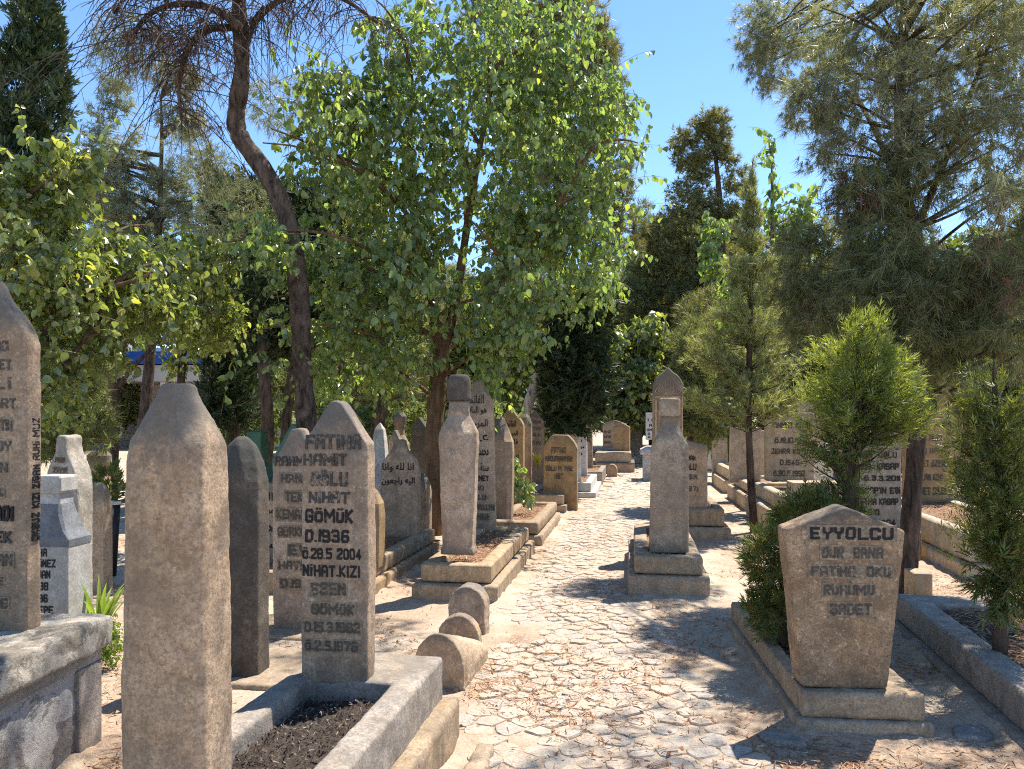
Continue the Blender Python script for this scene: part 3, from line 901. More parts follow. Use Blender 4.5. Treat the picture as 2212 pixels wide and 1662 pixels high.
left_tomb()
o = stele("headstone", "tall dim headstone with ogee shoulders standing on the raised whitewashed tomb", -120, 63, 600, 1368, 3.3, 0.095, 'ogee', 'brown', [
    ("HACI", -20, 22, 736, 760, 'f'), ("MEHMET", -60, 28, 776, 800, 'f'), ("ALİ", -40, 28, 816, 842, 'f'), ("KURT", -30, 38, 860, 884, 'f'), ("FATİH", -20, 30, 906, 932, 'f'), ("SOY", -20, 28, 952, 976, 'f'), ("HAN", -40, 20, 1000, 1022, 'f'), ("OKSEK", -60, 10, 1052, 1074, 'f'),
    ("SOYADI", -70, 32, 1092, 1128, 'k'), ("ÇİÇEK", -60, 28, 1146, 1176, 'g'), ("AYHAN", -60, 30, 1196, 1224, 'f'), ("DEDE", -50, 10, 1246, 1266, 'f'), ("1978", -40, 20, 1292, 1316, 'f')],
    sh=0.80, tw=1.0, bw=1.0, tip=0.09, wear=0.011, rz=-0.057)
# painted lettering up the narrow side of that stone
_v, _f = strokes("OKSUZ KIZI ZİŞAN RUHİ MUZ")
_lo, _hi = _v.min(0), _v.max(0)
_q = (_v - (_lo + _hi) / 2) / (_hi - _lo)
_mb = MB()
_mb.add(np.stack([0.183 + _q[:, 2] * 0.006, 0.006 - _q[:, 1] * 0.052, 0.66 + _q[:, 0] * 0.54], 1), _f)
_mb.build("side_lettering", M['black'], o)

# ---- stones on the left, further back
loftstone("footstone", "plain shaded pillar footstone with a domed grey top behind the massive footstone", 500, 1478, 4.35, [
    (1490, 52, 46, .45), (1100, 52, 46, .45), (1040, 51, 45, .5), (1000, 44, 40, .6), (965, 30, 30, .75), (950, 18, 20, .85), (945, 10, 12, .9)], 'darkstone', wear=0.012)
sl = MB(); sl.box(-0.30, 0.30, -0.12, 0.55, -0.02, 0.045)
o = thing("base_stone", "low dusty stone slab under the plain shaded pillar footstone", "stone slab", (-1.50, 4.36, 0), ROT)
weather(sl.build("slab", M['kerbtan'], o), 0.016, 0.015)

stele("headstone", "speckled pale ogee headstone with short dark lines behind the grey white capped stone", 92, 168, 940, 1330, 5.6, 0.19, 'ogee', 'speckled', [
    ("FATİHA", 118, 140, 988, 1000, 'f'), ("ZİYA", 112, 145, 1010, 1022, 'f'), ("OĞLU", 118, 140, 1035, 1048, 'f'), ("MUSTAFA", 100, 150, 1060, 1072, 'f'), ("KURT", 118, 150, 1090, 1104, 'f'), ("D.1932", 118, 152, 1122, 1134, 'f'), ("Ö.1992", 112, 160, 1150, 1164, 'f'), ("RUHUNA", 112, 160, 1178, 1192, 'f')],
    sh=0.70, tip=0.16, rz=-0.1, wear=0.013)
o = loftstone("footstone", "grey white painted footstone with a square cap and black letters behind the raised tomb", 96, 1425, 4.35, [
    (1440, 54, 38, .02), (1328, 54, 38, .02), (1182, 54, 38, .02)], 'greywhite', rz=-0.08,
    caps=[("shoulder", [(1182, 55, 39, .02), (1166, 56, 40, .02), (1146, 44, 36, .12), (1112, 31, 30, .2), (1092, 27, 26, .2)], 'slategrey'),
          ("neck", [(1092, 25, 24, .1), (1068, 25, 24, .1)], 'greywhite'), ("cap", [(1068, 29, 28, .08), (1062, 31, 30, .08), (1034, 31, 30, .08), (1029, 29, 28, .1)], 'greywhite')])
kk = 4.35 / F
inscription(o.children[0], [(t, (122 - wdt / 2 - ins - 96) * kk, (1425 - y) * kk, wdt * kk, 19 * kk, 'k') for t, y, wdt, ins in
                (("FATİHA", 1194, 54, 20), ("GÜNEZ", 1217, 52, 0), ("İHSAN", 1241, 46, 12), ("1938", 1267, 36, 17), ("1986", 1293, 36, 18), ("TEPE", 1318, 44, 6))], -38 * kk, h=0.006)
loftstone("footstone", "small rounded brown stone tucked between pale headstone and black flower tub", 196, 1330, 6.6, [
    (1340, 25, 22, .3), (1100, 24, 22, .3), (1065, 22, 20, .5), (1048, 14, 14, .7), (1043, 8, 8, .9)], 'tan')
loftstone("footstone", "squat capped brown stone half hidden behind the small rounded stone", 202, 1110, 9.0, [
    (1120, 20, 18, .3), (1040, 20, 18, .3), (1020, 20, 17, 'o'), (1000, 26, 22, 'o'), (985, 26, 22, 'o'), (975, 16, 15, 'o')], 'brown')

# black tub with an orange green plant, and the strap leaved plant
def tub():
    x, z = XZ(236, 1240, 6.9)
    o = thing("flower_tub", "black plastic tub with a pale rim and a straggly plant beside the footstone", "flower pot", (x, 6.9, z), 0)
    k = 6.9 / F
    mb = MB(); mb.loft([circ_ring(14 * k, 14 * k, -0.02), circ_ring(22 * k, 22 * k, 150 * k)])
    mb.build("pot", M['pot'], o, True)
    r = MB(); r.loft([circ_ring(23 * k, 23 * k, 150 * k), circ_ring(24 * k, 24 * k, 157 * k)]); r.build("rim", M['rim'], o)
    return o


TUB = tub()

stele("headstone", "pointed headstone with faded grey lines standing directly behind the black lettered one", 585, 694, 926, 1362, 5.42, 0.14, 'point', 'tan', [
    ("RAHMET", 592, 690, 985, 1008, 'g'), ("HANIM", 606, 680, 1024, 1044, 'f'), ("TEKİN", 616, 676, 1062, 1086, 'f'), ("KEMAL K.", 596, 690, 1100, 1124, 'f'), ("GÜRKAYA", 598, 690, 1138, 1160, 'f'), ("EVİ", 622, 676, 1176, 1200, 'f'), ("HATİCE", 600, 690, 1212, 1232, 'f'), ("D.1938", 604, 690, 1250, 1272, 'f'), ("KUMRU", 602, 690, 1288, 1308, 'f'), ("ROTEYZ", 600, 690, 1326, 1346, 'f')][:8],
    sh=0.82, tip=0.13, wear=0.014)
sl = MB(); sl.box(-0.42, 0.30, -0.25, 0.35, -0.02, 0.03)
o = thing("base_stone", "low flat slab lying under the faded grey lettered headstone", "stone slab", (-1.55, 5.45, 0), ROT)
weather(sl.build("slab", M['kerbtan'], o), 0.018, 0.015)
stele("headstone", "low round topped headstone with Arabic script between the plain pillar and faded headstone", 528, 622, 1044, 1225, 7.4, 0.14, 'dome', 'tan', [
    ("الله", 556, 590, 1064, 1082, 'k'), ("المرحوم", 552, 602, 1094, 1116, 'k'), ("محمد", 552, 602, 1130, 1150, 'k'), ("سنة", 554, 604, 1162, 1184, 'k')], sh=0.8)
grave("grave", "low dark kerbed grave in front of the round topped Arabic headstone", -2.3, 6.6, 0.75, 1.7, [(0, -0.03, 0.20)], mat='kerbtan')
loftstone("footstone", "dark green painted footstone with a square post head among the tree trunks", 540, 1190, 8.4, [
    (1200, 44, 34, .1), (1065, 44, 34, .1), (1035, 36, 30, .2), (1010, 20, 20, .2), (998, 17, 18, .1)], 'green', caps=[("cap", [(998, 18, 19, .1), (934, 17, 18, .1), (931, 15, 16, .1)], 'green')])
stele("headstone", "green painted gabled headstone peeping out behind the faded grey lettered headstone", 584, 676, 915, 1190, 9.6, 0.14, 'gable', 'greenlt', sh=0.72)

# ---- grave with ribbed footstone and two line arabic headstone
grave("grave", "dusty kerbed grave with streaked sides in front of the two line Arabic headstone", -1.545, 6.62, 0.66, 2.2, [(0.05, -0.03, 0.12), (0, 0.12, 0.27)], wear=0.02)
loftstone("footstone", "ribbed fluted footstone peeping out to the side of the black lettered headstone", 778, 1222, 6.72, [
    (1230, 38, 30, .3), (1120, 40, 30, .3), (1090, 38, 30, .4), (1066, 28, 26, .6), (1050, 14, 16, .8)], 'warm')
stele("headstone", "broad ogee headstone with two lines of Arabic script in the shade", 820, 903, 950, 1162, 8.3, 0.16, 'ogee', 'tan', [
    ("انا لله وانا", 826, 896, 1000, 1021, 'k'), ("اليه راجعون", 824, 898, 1031, 1049, 'k')], sh=0.68, tip=0.14, wear=0.016)
loftstone("footstone", "plain shaded stone partly hidden behind the two line Arabic headstone", 908, 1170, 9.1, [
    (1180, 18, 18, .3), (1060, 18, 18, .3), (1035, 12, 12, .5), (1025, 7, 7, .8)], 'brown')
o = loftstone("headstone", "slender white obelisk with a moulded ledge behind the ribbed footstone", 815, 1140, 9.6, [
    (1140, 20, 18, .05), (1052, 20, 18, .05), (1046, 24, 21, .05), (1040, 24, 21, .05), (1034, 19, 17, .1), (950, 13, 12, .15), (928, 10, 9, .2), (914, 1.5, 1.5, .5)], 'whitestone', cat="headstone")
loftstone("footstone", "distant mottled footstone with a turban shaped head under the trees", 858, 1100, 13.5, [
    (1100, 20, 16, .3), (960, 20, 16, .3), (940, 12, 11, 'o'), (920, 10, 10, 'o'), (916, 15, 14, 'o'), (900, 16, 15, 'o'), (890, 9, 9, 'o')], 'brown')
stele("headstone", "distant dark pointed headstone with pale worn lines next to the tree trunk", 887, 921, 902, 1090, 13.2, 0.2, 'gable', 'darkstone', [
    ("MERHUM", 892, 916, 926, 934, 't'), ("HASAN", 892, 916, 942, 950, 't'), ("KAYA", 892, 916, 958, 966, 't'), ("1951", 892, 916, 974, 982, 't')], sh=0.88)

# ---- row of graves along the left of the path
grave("grave", "two step kerbed grave at the path edge carrying the capped facetted footstone", -0.47, 6.33, 0.60, 2.35, [(0.06, -0.03, 0.155), (0, 0.155, 0.315)], wear=0.02, mat='kerbtan')
loftstone("footstone", "capped footstone with a pointed facetted front on the two step grave by the path", 985, 1194, 6.52, [
    (1200, 38, 30, .34), (1188, 36, 29, .34), (1180, 34, 28, .34), (1100, 37, 29, .36), (1000, 40, 30, .46), (955, 43, 31, .52), (935, 42, 31, .62), (915, 34, 27, .80), (898, 25, 23, .96), (886, 23, 22, 'o'), (866, 23, 22, 'o')], 'tan',
    caps=[("cap", [(866, 27, 26, 'o'), (862, 27.5, 27, 'o'), (822, 26, 25, 'o'), (812, 23, 22, 'o'), (808, 17, 17, 'o')], 'darkstone')], wear=0.011)
stele("headstone", "tall slender ogee headstone with Arabic lines above Latin letters behind the capped footstone", 996, 1070, 822, 1152, 8.55, 0.13, 'ogee', 'tan', [
    ("الفاتحة", 1008, 1046, 852, 872, 'k'), ("هو الباقي", 1002, 1052, 878, 900, 'k'), ("المرحوم", 1006, 1054, 906, 930, 'k'), ("عبد", 1012, 1056, 938, 960, 'k'), ("محمد سعيد", 1010, 1056, 968, 990, 'k'), ("سنة ٥٨٣١", 1012, 1056, 1000, 1018, 'k'),
    ("MEHMET", 1012, 1056, 1027, 1040, 'k'), ("SAİD", 1014, 1046, 1048, 1060, 'g'), ("OĞLU", 1014, 1050, 1067, 1080, 'g'), ("HAYRULLAH", 1014, 1068, 1090, 1102, 'f'), ("TUNAR", 1016, 1056, 1110, 1124, 'f')],
    sh=0.83, tw=0.84, bw=1.0, tip=0.12, wear=0.014)
grave("grave", "second kerbed grave along the path behind the tall slender Arabic headstone", 0.02, 9.15, 0.6, 2.3, [(0.05, -0.03, 0.14), (0, 0.14, 0.30)], wear=0.028)
loftstone("footstone", "tapered facetted footstone without a cap behind the tall slender Arabic headstone", 1076, 1126, 9.45, [
    (1135, 27, 24, .34), (1060, 29, 24, .36), (975, 30, 24, .46), (955, 29, 24, .5), (930, 20, 18, .75), (905, 10, 11, .9), (902, 6, 7, .9)], 'brown')
stele("headstone", "pointed headstone with dark Arabic lines wrapped by a leafy climber", 1072, 1130, 880, 1100, 11.2, 0.16, 'ogee', 'warm', [
    ("الفاتحة", 1090, 1114, 908, 922, 'k'), ("المرحومة", 1086, 1118, 930, 944, 'k'), ("فاطمة", 1088, 1118, 948, 960, 'k'), ("سنة", 1096, 1120, 974, 990, 'k')], sh=0.80, tip=0.1)
grave("grave", "third kerbed grave in the row with a yellow leaved plant beside it", 0.5, 12.4, 0.66, 2.4, [(0.05, -0.03, 0.14), (0, 0.14, 0.30)])
loftstone("footstone", "slim round shouldered footstone in front of the dark five line headstone", 1132, 1064, 13.0, [
    (1070, 15, 14, .3), (940, 15, 14, .35), (915, 15, 14, .5), (902, 11, 11, .7), (895, 5, 5, .9)], 'brown')
stele("headstone", "dark pointed headstone with five pale framed lines behind the slim footstone", 1138, 1174, 886, 1044, 14.9, 0.2, 'point', 'brown', [
    ("RUHUNA", 1144, 1168, 908, 916, 'f'), ("FATİHA", 1144, 1168, 922, 930, 'f'), ("HALİL", 1144, 1168, 936, 944, 'f'), ("ATAY", 1146, 1168, 952, 962, 'f')], sh=0.85, tip=0.1)
stele("headstone", "squat chamfered headstone with four dark lines standing on the ground by the path", 1173, 1246, 940, 1106, 12.7, 0.28, 'chamfer', 'warm', [
    ("FATİHA", 1190, 1222, 966, 980, 'g'), ("ABDURRAHMAN", 1177, 1236, 985, 998, 'g'), ("OĞLU M. FAİK", 1178, 1238, 1006, 1019, 'g'), ("YİĞİT", 1196, 1216, 1022, 1036, 'g')], sh=0.83, wear=0.022)
grave("grave", "whitewashed kerb grave under the white column by the path", 1.25, 15.1, 0.62, 2.6, [(0.10, -0.03, 0.10), (0, 0.10, 0.28)], mat='whitestone')
loftstone("footstone", "white painted column footstone with a collar and pointed cap", 1234, 1062, 15.3, [
    (1070, 20, 18, .18), (960, 18, 17, .2), (926, 17, 16, .22), (922, 18.5, 17, 'o'), (916, 18.5, 17, 'o'), (905, 12, 12, 'o'), (895, 5, 5, 'o'), (886, .8, .8, 'o')], 'whitestone')
stele("headstone", "white painted pointed headstone with small black marks behind the white column", 1232, 1268, 892, 1042, 17.4, 0.2, 'point', 'whitestone', [
    ("RUHUNA", 1249, 1262, 914, 919, 'k'), ("EL", 1250, 1259, 926, 932, 'k'), ("FATİHA", 1249, 1263, 939, 944, 'k'), ("D", 1252, 1258, 950, 956, 'k'), ("1954", 1249, 1263, 964, 970, 'k'), ("Ö", 1252, 1258, 978, 984, 'k')], sh=0.84, tip=0.08)
stele("headstone", "slim brown pointed headstone behind the white painted pair", 1250, 1281, 892, 1030, 20.0, 0.2, 'ogee', 'brown', sh=0.82)
grave("grave", "grey kerb grave behind the whitewashed kerb grave", 1.75, 18.2, 0.8, 2.6, [(0, -0.03, 0.3)], mat='concrete')

# gabled pair on a block plinth at the path's end
o = thing("block_plinth", "heavy two step block plinth at the far bend of the path", "plinth", (3.02, 22.1, 0), ROT)
b = MB(); b.box(-0.58, 0.52, 0, 1.9, -0.03, 0.30); bevelmod(b.build("lower_block", M['brown'], o), .02)
b = MB(); b.box(-0.62, 0.42, 0.1, 1.8, 0.30, 0.58); bevelmod(b.build("upper_block", M['kerbtan'], o), .02)
stele("footstone", "plain gabled tan stone on the heavy block plinth", 1324, 1359, 914, 973, 22.4, 0.22, 'gable', 'warm', sh=0.86, cat="footstone", rz=-0.3)
stele("headstone", "gabled headstone with worn red brown letters behind the plain gabled stone", 1302, 1352, 908, 966, 23.6, 0.22, 'gable', 'tan', [
    ("AYŞE", 1305, 1321, 930, 937, 't'), ("KAR", 1305, 1321, 941, 947, 't'), ("1960", 1305, 1321, 953, 959, 't')], sh=0.86, rz=-0.3)
stele("kerb_stone", "small rounded stone standing alone on the ground before the block plinth", 1311, 1333, 1004, 1029, 20.8, 0.5, 'dome', 'tan', sh=0.45, cat="stone")
o = stele("headstone", "pale grey rectangular headstone with many thin lines at the far end", 1346, 1388, 894, 975, 27, 0.3, 'flat', 'concrete', [
    ("MERHUM VE", 1352, 1384, 900, 904, 't'), ("MAĞFUR ALİ", 1352, 1384, 908, 912, 't'), ("OĞLU HASAN", 1352, 1384, 916, 920, 't'), ("1921 1984", 1352, 1384, 926, 930, 't')])
stele("headstone", "white marble headstone with black letters on the pinkish pedestal", 1395, 1432, 892, 948, 19.2, 0.14, 'flat', 'whitestone', [
    ("K. KAYMAK", 1399, 1430, 905, 911, 'k'), ("A. İ.", 1402, 1420, 916, 922, 'k'), ("ÖMER D.", 1398, 1426, 926, 932, 'k'), ("D. 1930", 1400, 1424, 935, 940, 'k'), ("Ö. 1978", 1400, 1424, 942, 947, 'k')])
o = thing("pedestal", "pinkish white pedestal with a rounded moulded top at the path side", "pedestal", (3.56, 19.1, 0), ROT)
b = MB(); b.box(-0.28, 0.4, 0, 0.9, -0.03, 0.66); bevelmod(b.build("shaft", M['whitestone'], o), .02)
b = MB(); b.loft([rect_ring(.40, .5, .05, .66, .06, .45), rect_ring(.42, .52, .05, .70, .06, .45), rect_ring(.40, .5, .1, .78, .06, .45), rect_ring(.25, .35, .2, .86, .06, .45)]); b.build("cap", M['whitestone'], o)

# ---- centre right: capped stone, tall arched stone, side stone
grave("grave", "two step block grave in the middle carrying the capped bottle shaped footstone", 1.335, 6.52, 0.575, 2.0, [(0.055, -0.03, 0.185), (0, 0.185, 0.345)], wear=0.016, mat='kerbtan')
loftstone("footstone", "bottle shaped tan footstone with a flat cylinder cap standing beside the path", 1446, 1189, 6.78, [
    (1196, 41, 32, .06), (1040, 40.5, 32, .06), (975, 39.5, 31, .08), (962, 38.5, 31, .10), (945, 30, 27, .25), (930, 23, 23, .45), (922, 21, 21, 'o'), (900, 20, 20, 'o')], 'tan',
    caps=[("cap", [(900, 22, 22, 'o'), (897, 23.5, 23.5, 'o'), (864, 22.5, 22.5, 'o'), (859, 21, 21, 'o')], 'kerbtan')], wear=0.010, lean=(0, 0.008))
o = stele("headstone", "tall pointed arch headstone with carved top panel behind the bottle shaped footstone", 1408, 1473, 794, 1150, 8.35, 0.14, 'arch', 'brown', sh=0.875, tip=0.02, wear=0.014)
kk = 8.35 / F
fr = MB()
for (a, b_, c, d) in ((-27, 27, 290, 294), (-27, -23, 120, 286), (23, 27, 120, 286), (-19, 19, 262, 284)):
    fr.box(a * kk, b_ * kk, -0.083, -0.064, c * kk, d * kk)
for s_ in (-1, 1):
    for k in range(4):
        a0 = (2 + k * 5) * s_ * kk
        fr.tube([(a0, -0.072, 296 * kk), (a0 * 1.5 + s_ * .01, -0.074, (310 - k * 2) * kk), (a0 * .9 + s_ * .02, -0.072, (330 - 5 * k) * kk)], 0.007, 5)
fr.build("carved_panel", M['tan'], o)
grave("grave", "small two step plinth grave under the slanted top side stone", 2.36, 9.62, 0.62, 1.7, [(0.07, -0.03, 0.17), (0, 0.17, 0.40)], wear=0.025)
stele("headstone", "tan headstone with a sloping top and three black lines beside the bottle shaped stone", 1440, 1527, 952, 1102, 9.7, 0.26, 'gable', 'tan', [
    ("FATMA", 1466, 1504, 984, 994, 'g'), ("NİHAN", 1478, 1502, 984, 996, 'k'), ("OĞLU", 1474, 1504, 1000, 1016, 'k'), ("DURSUN", 1466, 1506, 1024, 1036, 'g'), ("Ö.1971", 1470, 1508, 1050, 1062, 'f')][1:], sh=0.93, wear=0.02)
# ---- right middle: cream tombs
def cream_tomb(label, x, y, wd, L, h1, h2, block=True):
    o = thing("tomb", label, "tomb", (x, y, 0), ROT)
    a = MB(); a.ring(-wd / 2 - .10, wd / 2 + .10, -.05, L + .1, -0.03, h1, .2)
    weather(a.build("plinth", M['cream'], o), 0.03, 0.012)
    b = MB(); b.ring(-wd / 2, wd / 2, 0.02, L, h1, h2, .14)
    weather(b.build("kerb", M['cream'], o), 0.03, 0.01)
    s = MB(); s.box(-wd / 2 + .13, wd / 2 - .13, .15, L - .13, h1 - .1, h2 - .06); s.build("soil", M['soil'], o)
    if block:
        c = MB(); c.box(-wd / 2 + .05, wd / 2 - .1, -.12, .30, h2 + .002, h2 + .20)
        bevelmod(c.build("foot_block", M['cream'], o), .015)
    return o


cream_tomb("cream stone tomb with a raised foot block under the four line headstone", 3.86, 9.35, 0.95, 2.6, 0.33, 0.55)
cream_tomb("cream stone tomb under the blank cream headstone", 4.42, 12.6, 0.9, 2.4, 0.26, 0.44, False)
cream_tomb("far cream tomb at the end of the row by the juniper", 5.0, 16.0, 0.9, 2.4, 0.25, 0.5, False)
cream_tomb("cream tomb farther right beneath the tall background headstone", 6.6, 12.2, 1.0, 2.5, 0.3, 0.5, False)
stele("headstone", "cream headstone with four dark lines of dates behind the thin young conifer", 1656, 1757, 892, 1036, 11.5, 0.16, 'flat', 'cream', [
    ("AHMET KOYU", 1672, 1748, 912, 926, 'g'), ("Ö.18.10.1971", 1674, 1742, 945, 959, 'g'), ("ZEHRA KOYU", 1668, 1744, 969, 982, 'g'), ("D.1946", 1686, 1726, 993, 1006, 'g'), ("Ö.30.5.1992", 1672, 1738, 1016, 1030, 'g')], wear=0.025)
stele("headstone", "blank cream headstone left of the thin conifer trunk", 1578, 1642, 924, 1040, 14.2, 0.2, 'flat', 'cream')
stele("headstone", "blank cream slab behind the pale headstone with dates", 1640, 1672, 930, 1030, 15.5, 0.2, 'flat', 'cream')
stele("headstone", "whitish blank headstone to the right of the dated cream headstone", 1752, 1800, 958, 1050, 12.2, 0.2, 'flat', 'whitestone')
stele("headstone", "cream headstone high behind the bright arborvitae sapling", 1730, 1830, 870, 1000, 15.0, 0.2, 'flat', 'cream', [("HACI ALİ", 1744, 1790, 884, 898, 'g'), ("AYTEKİN", 1744, 1800, 908, 922, 'g')])
stele("headstone", "dark topped headstone with bold black letters between conifer trunks", 1838, 1946, 930, 1142, 8.3, 0.13, 'gable', 'concrete', [
    ("FATİHA", 1860, 1930, 950, 964, 'k'), ("MUSA  OĞLU", 1846, 1936, 976, 990, 'k'), ("ÖMER  KASAP", 1846, 1940, 1000, 1016, 'k'), ("Ö.3.3.2011", 1868, 1942, 1027, 1040, 'k'), ("KASAP'IN EŞİ", 1850, 1942, 1052, 1068, 'k'), ("FATMA KASAP", 1852, 1938, 1076, 1092, 'k'), ("D.1910", 1858, 1900, 1100, 1114, 'k'), ("Ö.1.1.2004", 1862, 1932, 1122, 1136, 'k')],
    sh=0.96, wear=0.016)
b = MB(); b.box(-0.4, 0.4, -0.15, 0.4, -0.03, 0.335)
o = thing("base_block", "low concrete block under the bold black lettered headstone", "stone block", (4.0, 8.35, 0), ROT)
weather(b.build("block", M['kerbtan'], o), 0.025, 0.012)
grave("grave", "long pale kerb grave filled with rusty needles on the right", 4.78, 7.1, 1.0, 3.5, [(0.05, -0.03, 0.165), (0, 0.165, 0.45)], mat='cream', wear=0.025, rz=-0.20)
stele("headstone", "orange tan headstone with seven narrow lines at the head of the needle filled grave", 1962, 2062, 888, 1086, 10.2, 0.2, 'chamfer', 'warm', [
    ("HACI SABRİ", 1984, 2050, 912, 924, 't'), ("SALİH MERT", 1976, 2036, 938, 954, 't'), ("KAYI HAN", 1976, 2034, 968, 982, 't'), ("AHMET ÖZEN", 1974, 2040, 994, 1010, 't'), ("CEYLAN KOÇ", 1972, 2036, 1024, 1040, 't'), ("AHMET DİLBER", 1974, 2054, 1052, 1070, 't')], sh=0.93, wear=0.022)
stele("headstone", "tall background headstone with two lines glimpsed between the conifers", 2034, 2096, 826, 1020, 12.4, 0.2, 'flat', 'warm', [("FATİHA", 2044, 2088, 842, 856, 't'), ("HACI BEY", 2040, 2088, 866, 880, 't')])
stele("headstone", "small cream headstone in the gap between juniper and blank cream headstone", 1540, 1572, 946, 1020, 18.5, 0.2, 'flat', 'cream')
stele("headstone", "low whitish chamfered headstone far off beside the juniper", 1528, 1556, 958, 1012, 21, 0.2, 'chamfer', 'whitestone')
stele("headstone", "tan headstone half hidden above the bold black lettered one", 1880, 1950, 872, 985, 14.5, 0.2, 'gable', 'warm', [("FATİHA", 1892, 1938, 900, 914, 'g'), ("ALİ KAYA", 1890, 1940, 924, 938, 'g')])
stele("headstone", "small brown headstone behind the squat chamfered one", 1196, 1218, 905, 990, 17.2, 0.2, 'ogee', 'brown')
stele("headstone", "thin shaded headstone between white obelisk and Arabic stone", 836, 862, 930, 1080, 11.6, 0.15, 'point', 'brown')
stele("headstone", "tiny far white headstone above the juniper", 1497, 1520, 846, 900, 33, 0.3, 'chamfer', 'greywhite')

# ---- near right: tapered stone and its kerbed bed
grave("grave", "narrow kerbed grave bed planted with a bush behind the tapered headstone", 1.675, 3.64, 0.565, 1.85, [(0.03, -0.03, 0.075), (0, 0.075, 0.20)], rz=-0.10, mat='kerbtan', soil='soildark', t=0.085, tb=0.30, wear=0.011, soilz=0.15)
stele("headstone", "tapered wide topped headstone with a low gable and faded letters by the path", 1698, 1954, 1096, 1474, 3.70, 0.16, 'gable', 'mottled', [
    ("EYYOLCU", 1748, 1926, 1138, 1167, 'gb'), ("DUR  BANA", 1775, 1905, 1181, 1207, 'f'), ("FATİHA  OKU", 1752, 1920, 1222, 1247, 'f'), ("RUHUMU", 1778, 1886, 1263, 1287, 'f'), ("ŞADET", 1792, 1880, 1303, 1331, 'f')],
    sh=0.87, tw=1.0, bw=0.71, wear=0.009, rz=-0.04)
grave("grave", "broad grey concrete kerb grave at the right edge planted with an arborvitae", 2.78, 3.2, 0.95, 2.35, [(0.05, -0.03, 0.055), (0, 0.055, 0.24)], rz=-0.21, mat='concrete', soil='soildark', t=0.17, tb=0.28, wear=0.015)
o = thing("stone_block", "small pale block lying behind the tapered headstone by the pine trunk", "stone block", (3.35, 6.25, 0), ROT)
b = MB(); b.box(-.07, .07, -.05, .2, -.02, .26); b.box(-.12, .16, -.14, -.052, -.02, .06)
bevelmod(b.build("block", M['kerbtan'], o), .01)

# ---- three round backed marker stones by the path
def marker(label, px0, px1, ytop, ybase, Y, L, sh, mat='tan', drop=1.0):
    pc = (px0 + px1) / 2
    wd = (px1 - px0) / F * Y; h = (ybase - ytop) / F * Y
    x, z = XZ(pc, ybase, Y)
    o = thing("marker_stone", label, "grave marker", (x, Y, z), ROT * 1.3)
    ol = [(a, -.03 if b_ == 0 else b_) for a, b_ in outline('dome', wd, h, sh)]
    mb = MB()
    n = len(ol)
    mb.loft([[(a, 0, b_) for a, b_ in ol], [(a * .98, L, (b_ * drop if b_ > 0 else b_)) for a, b_ in ol]])
    mb.f = [tuple(reversed(f)) for f in mb.f]
    weather(mb.build("stone_body", M[mat], o), 0.009, 0.013, 0.05, 0.007)


marker("low half round marker stone lying nearest at the path edge", 890, 1003, 1368, 1490, 4.27, 0.60, 0.35, drop=.38)
marker("thin round topped marker stone standing behind the lying half round stone", 942, 1036, 1330, 1440, 4.95, 0.10, 0.5)
marker("tallest round topped marker stone of the three at the path edge", 966, 1049, 1268, 1396, 5.2, 0.16, 0.66)
o = thing("kerb_stone", "pale broken kerb stone at the foot of the concrete slab beside the paving", "kerb", (-0.215, 2.9, 0), ROT)
b = MB(); b.box(-.03, .05, -.6, .55, -.03, .05); weather(b.build("stone_body", M['kerbtan'], o), 0.012, 0.02, .1)


def rock(name, label, px, py, Y, rx, ry, h, mat='rock', seed=1, flat=False):
    r2 = random.Random(seed)
    x, z = XZ(px, py, Y)
    o = thing(name, label, "stone", (x, Y, 0), r2.uniform(0, 3))
    n = 9
    an = [2 * math.pi * (i + r2.uniform(-.3, .3)) / n for i in range(n)]
    rr = [r2.uniform(.75, 1.1) for _ in range(n)]
    mb = MB()
    mb.loft([[(rx * rr[i] * math.cos(an[i]) * s_, ry * rr[i] * math.sin(an[i]) * s_, zz + r2.uniform(-.1, .1) * h * (zz > 0)) for i in range(n)] for s_, zz in ((1, -.02), (1.0, h * .5), (.9 if flat else .7, h), (.5 if flat else .3, h * 1.02))])
    weather(mb.build("stone_body", M[mat], o), 0.009, 0.008, .05, 0.004)


rock("flagstone", "loose pale grey flagstone on the ground right of the tapered headstone", 2100, 1592, 3.63, .13, .085, .03, seed=3, flat=True)
rock("rock", "flat grey rock at the front corner of the narrow grave bed", 1690, 1606, 3.56, .12, .075, .035, 'rock', seed=6, flat=True)
for i, (px, py) in enumerate(((985, 1496), (1000, 1492), (1100, 1560), (1300, 1300), (1390, 1320), (1420, 1316), (1700, 1380), (1180, 1250), (840, 1340), (860, 1390), (1560, 1420), (2030, 1480))):
    Y = F * EYE / (py - HY)
    rock("pebble", "small pale pebble lying loose on the dusty ground", px, py, Y, random.uniform(.012, .03), random.uniform(.012, .025), random.uniform(.015, .035), 'kerbtan', seed=20 + i)
    bpy.context.scene.collection.objects
for o in [o for o in bpy.data.objects if o.name.startswith("pebble") and o.parent is None]:
    o['group'] = "loose pebbles on the ground"


for _x, _y, _r in ((-.66, 4.3, .1), (-.3, 5.0, .1), (.0, 5.2, .1)):
    FOOT.append((_x, _y, ROT, -.12, .12, 0, .3))
ground()
paving()
litter()

# ------------------------------------------------------------------ foliage
def unit(v):
    return v / np.maximum(np.linalg.norm(v, axis=-1, keepdims=True), 1e-9)


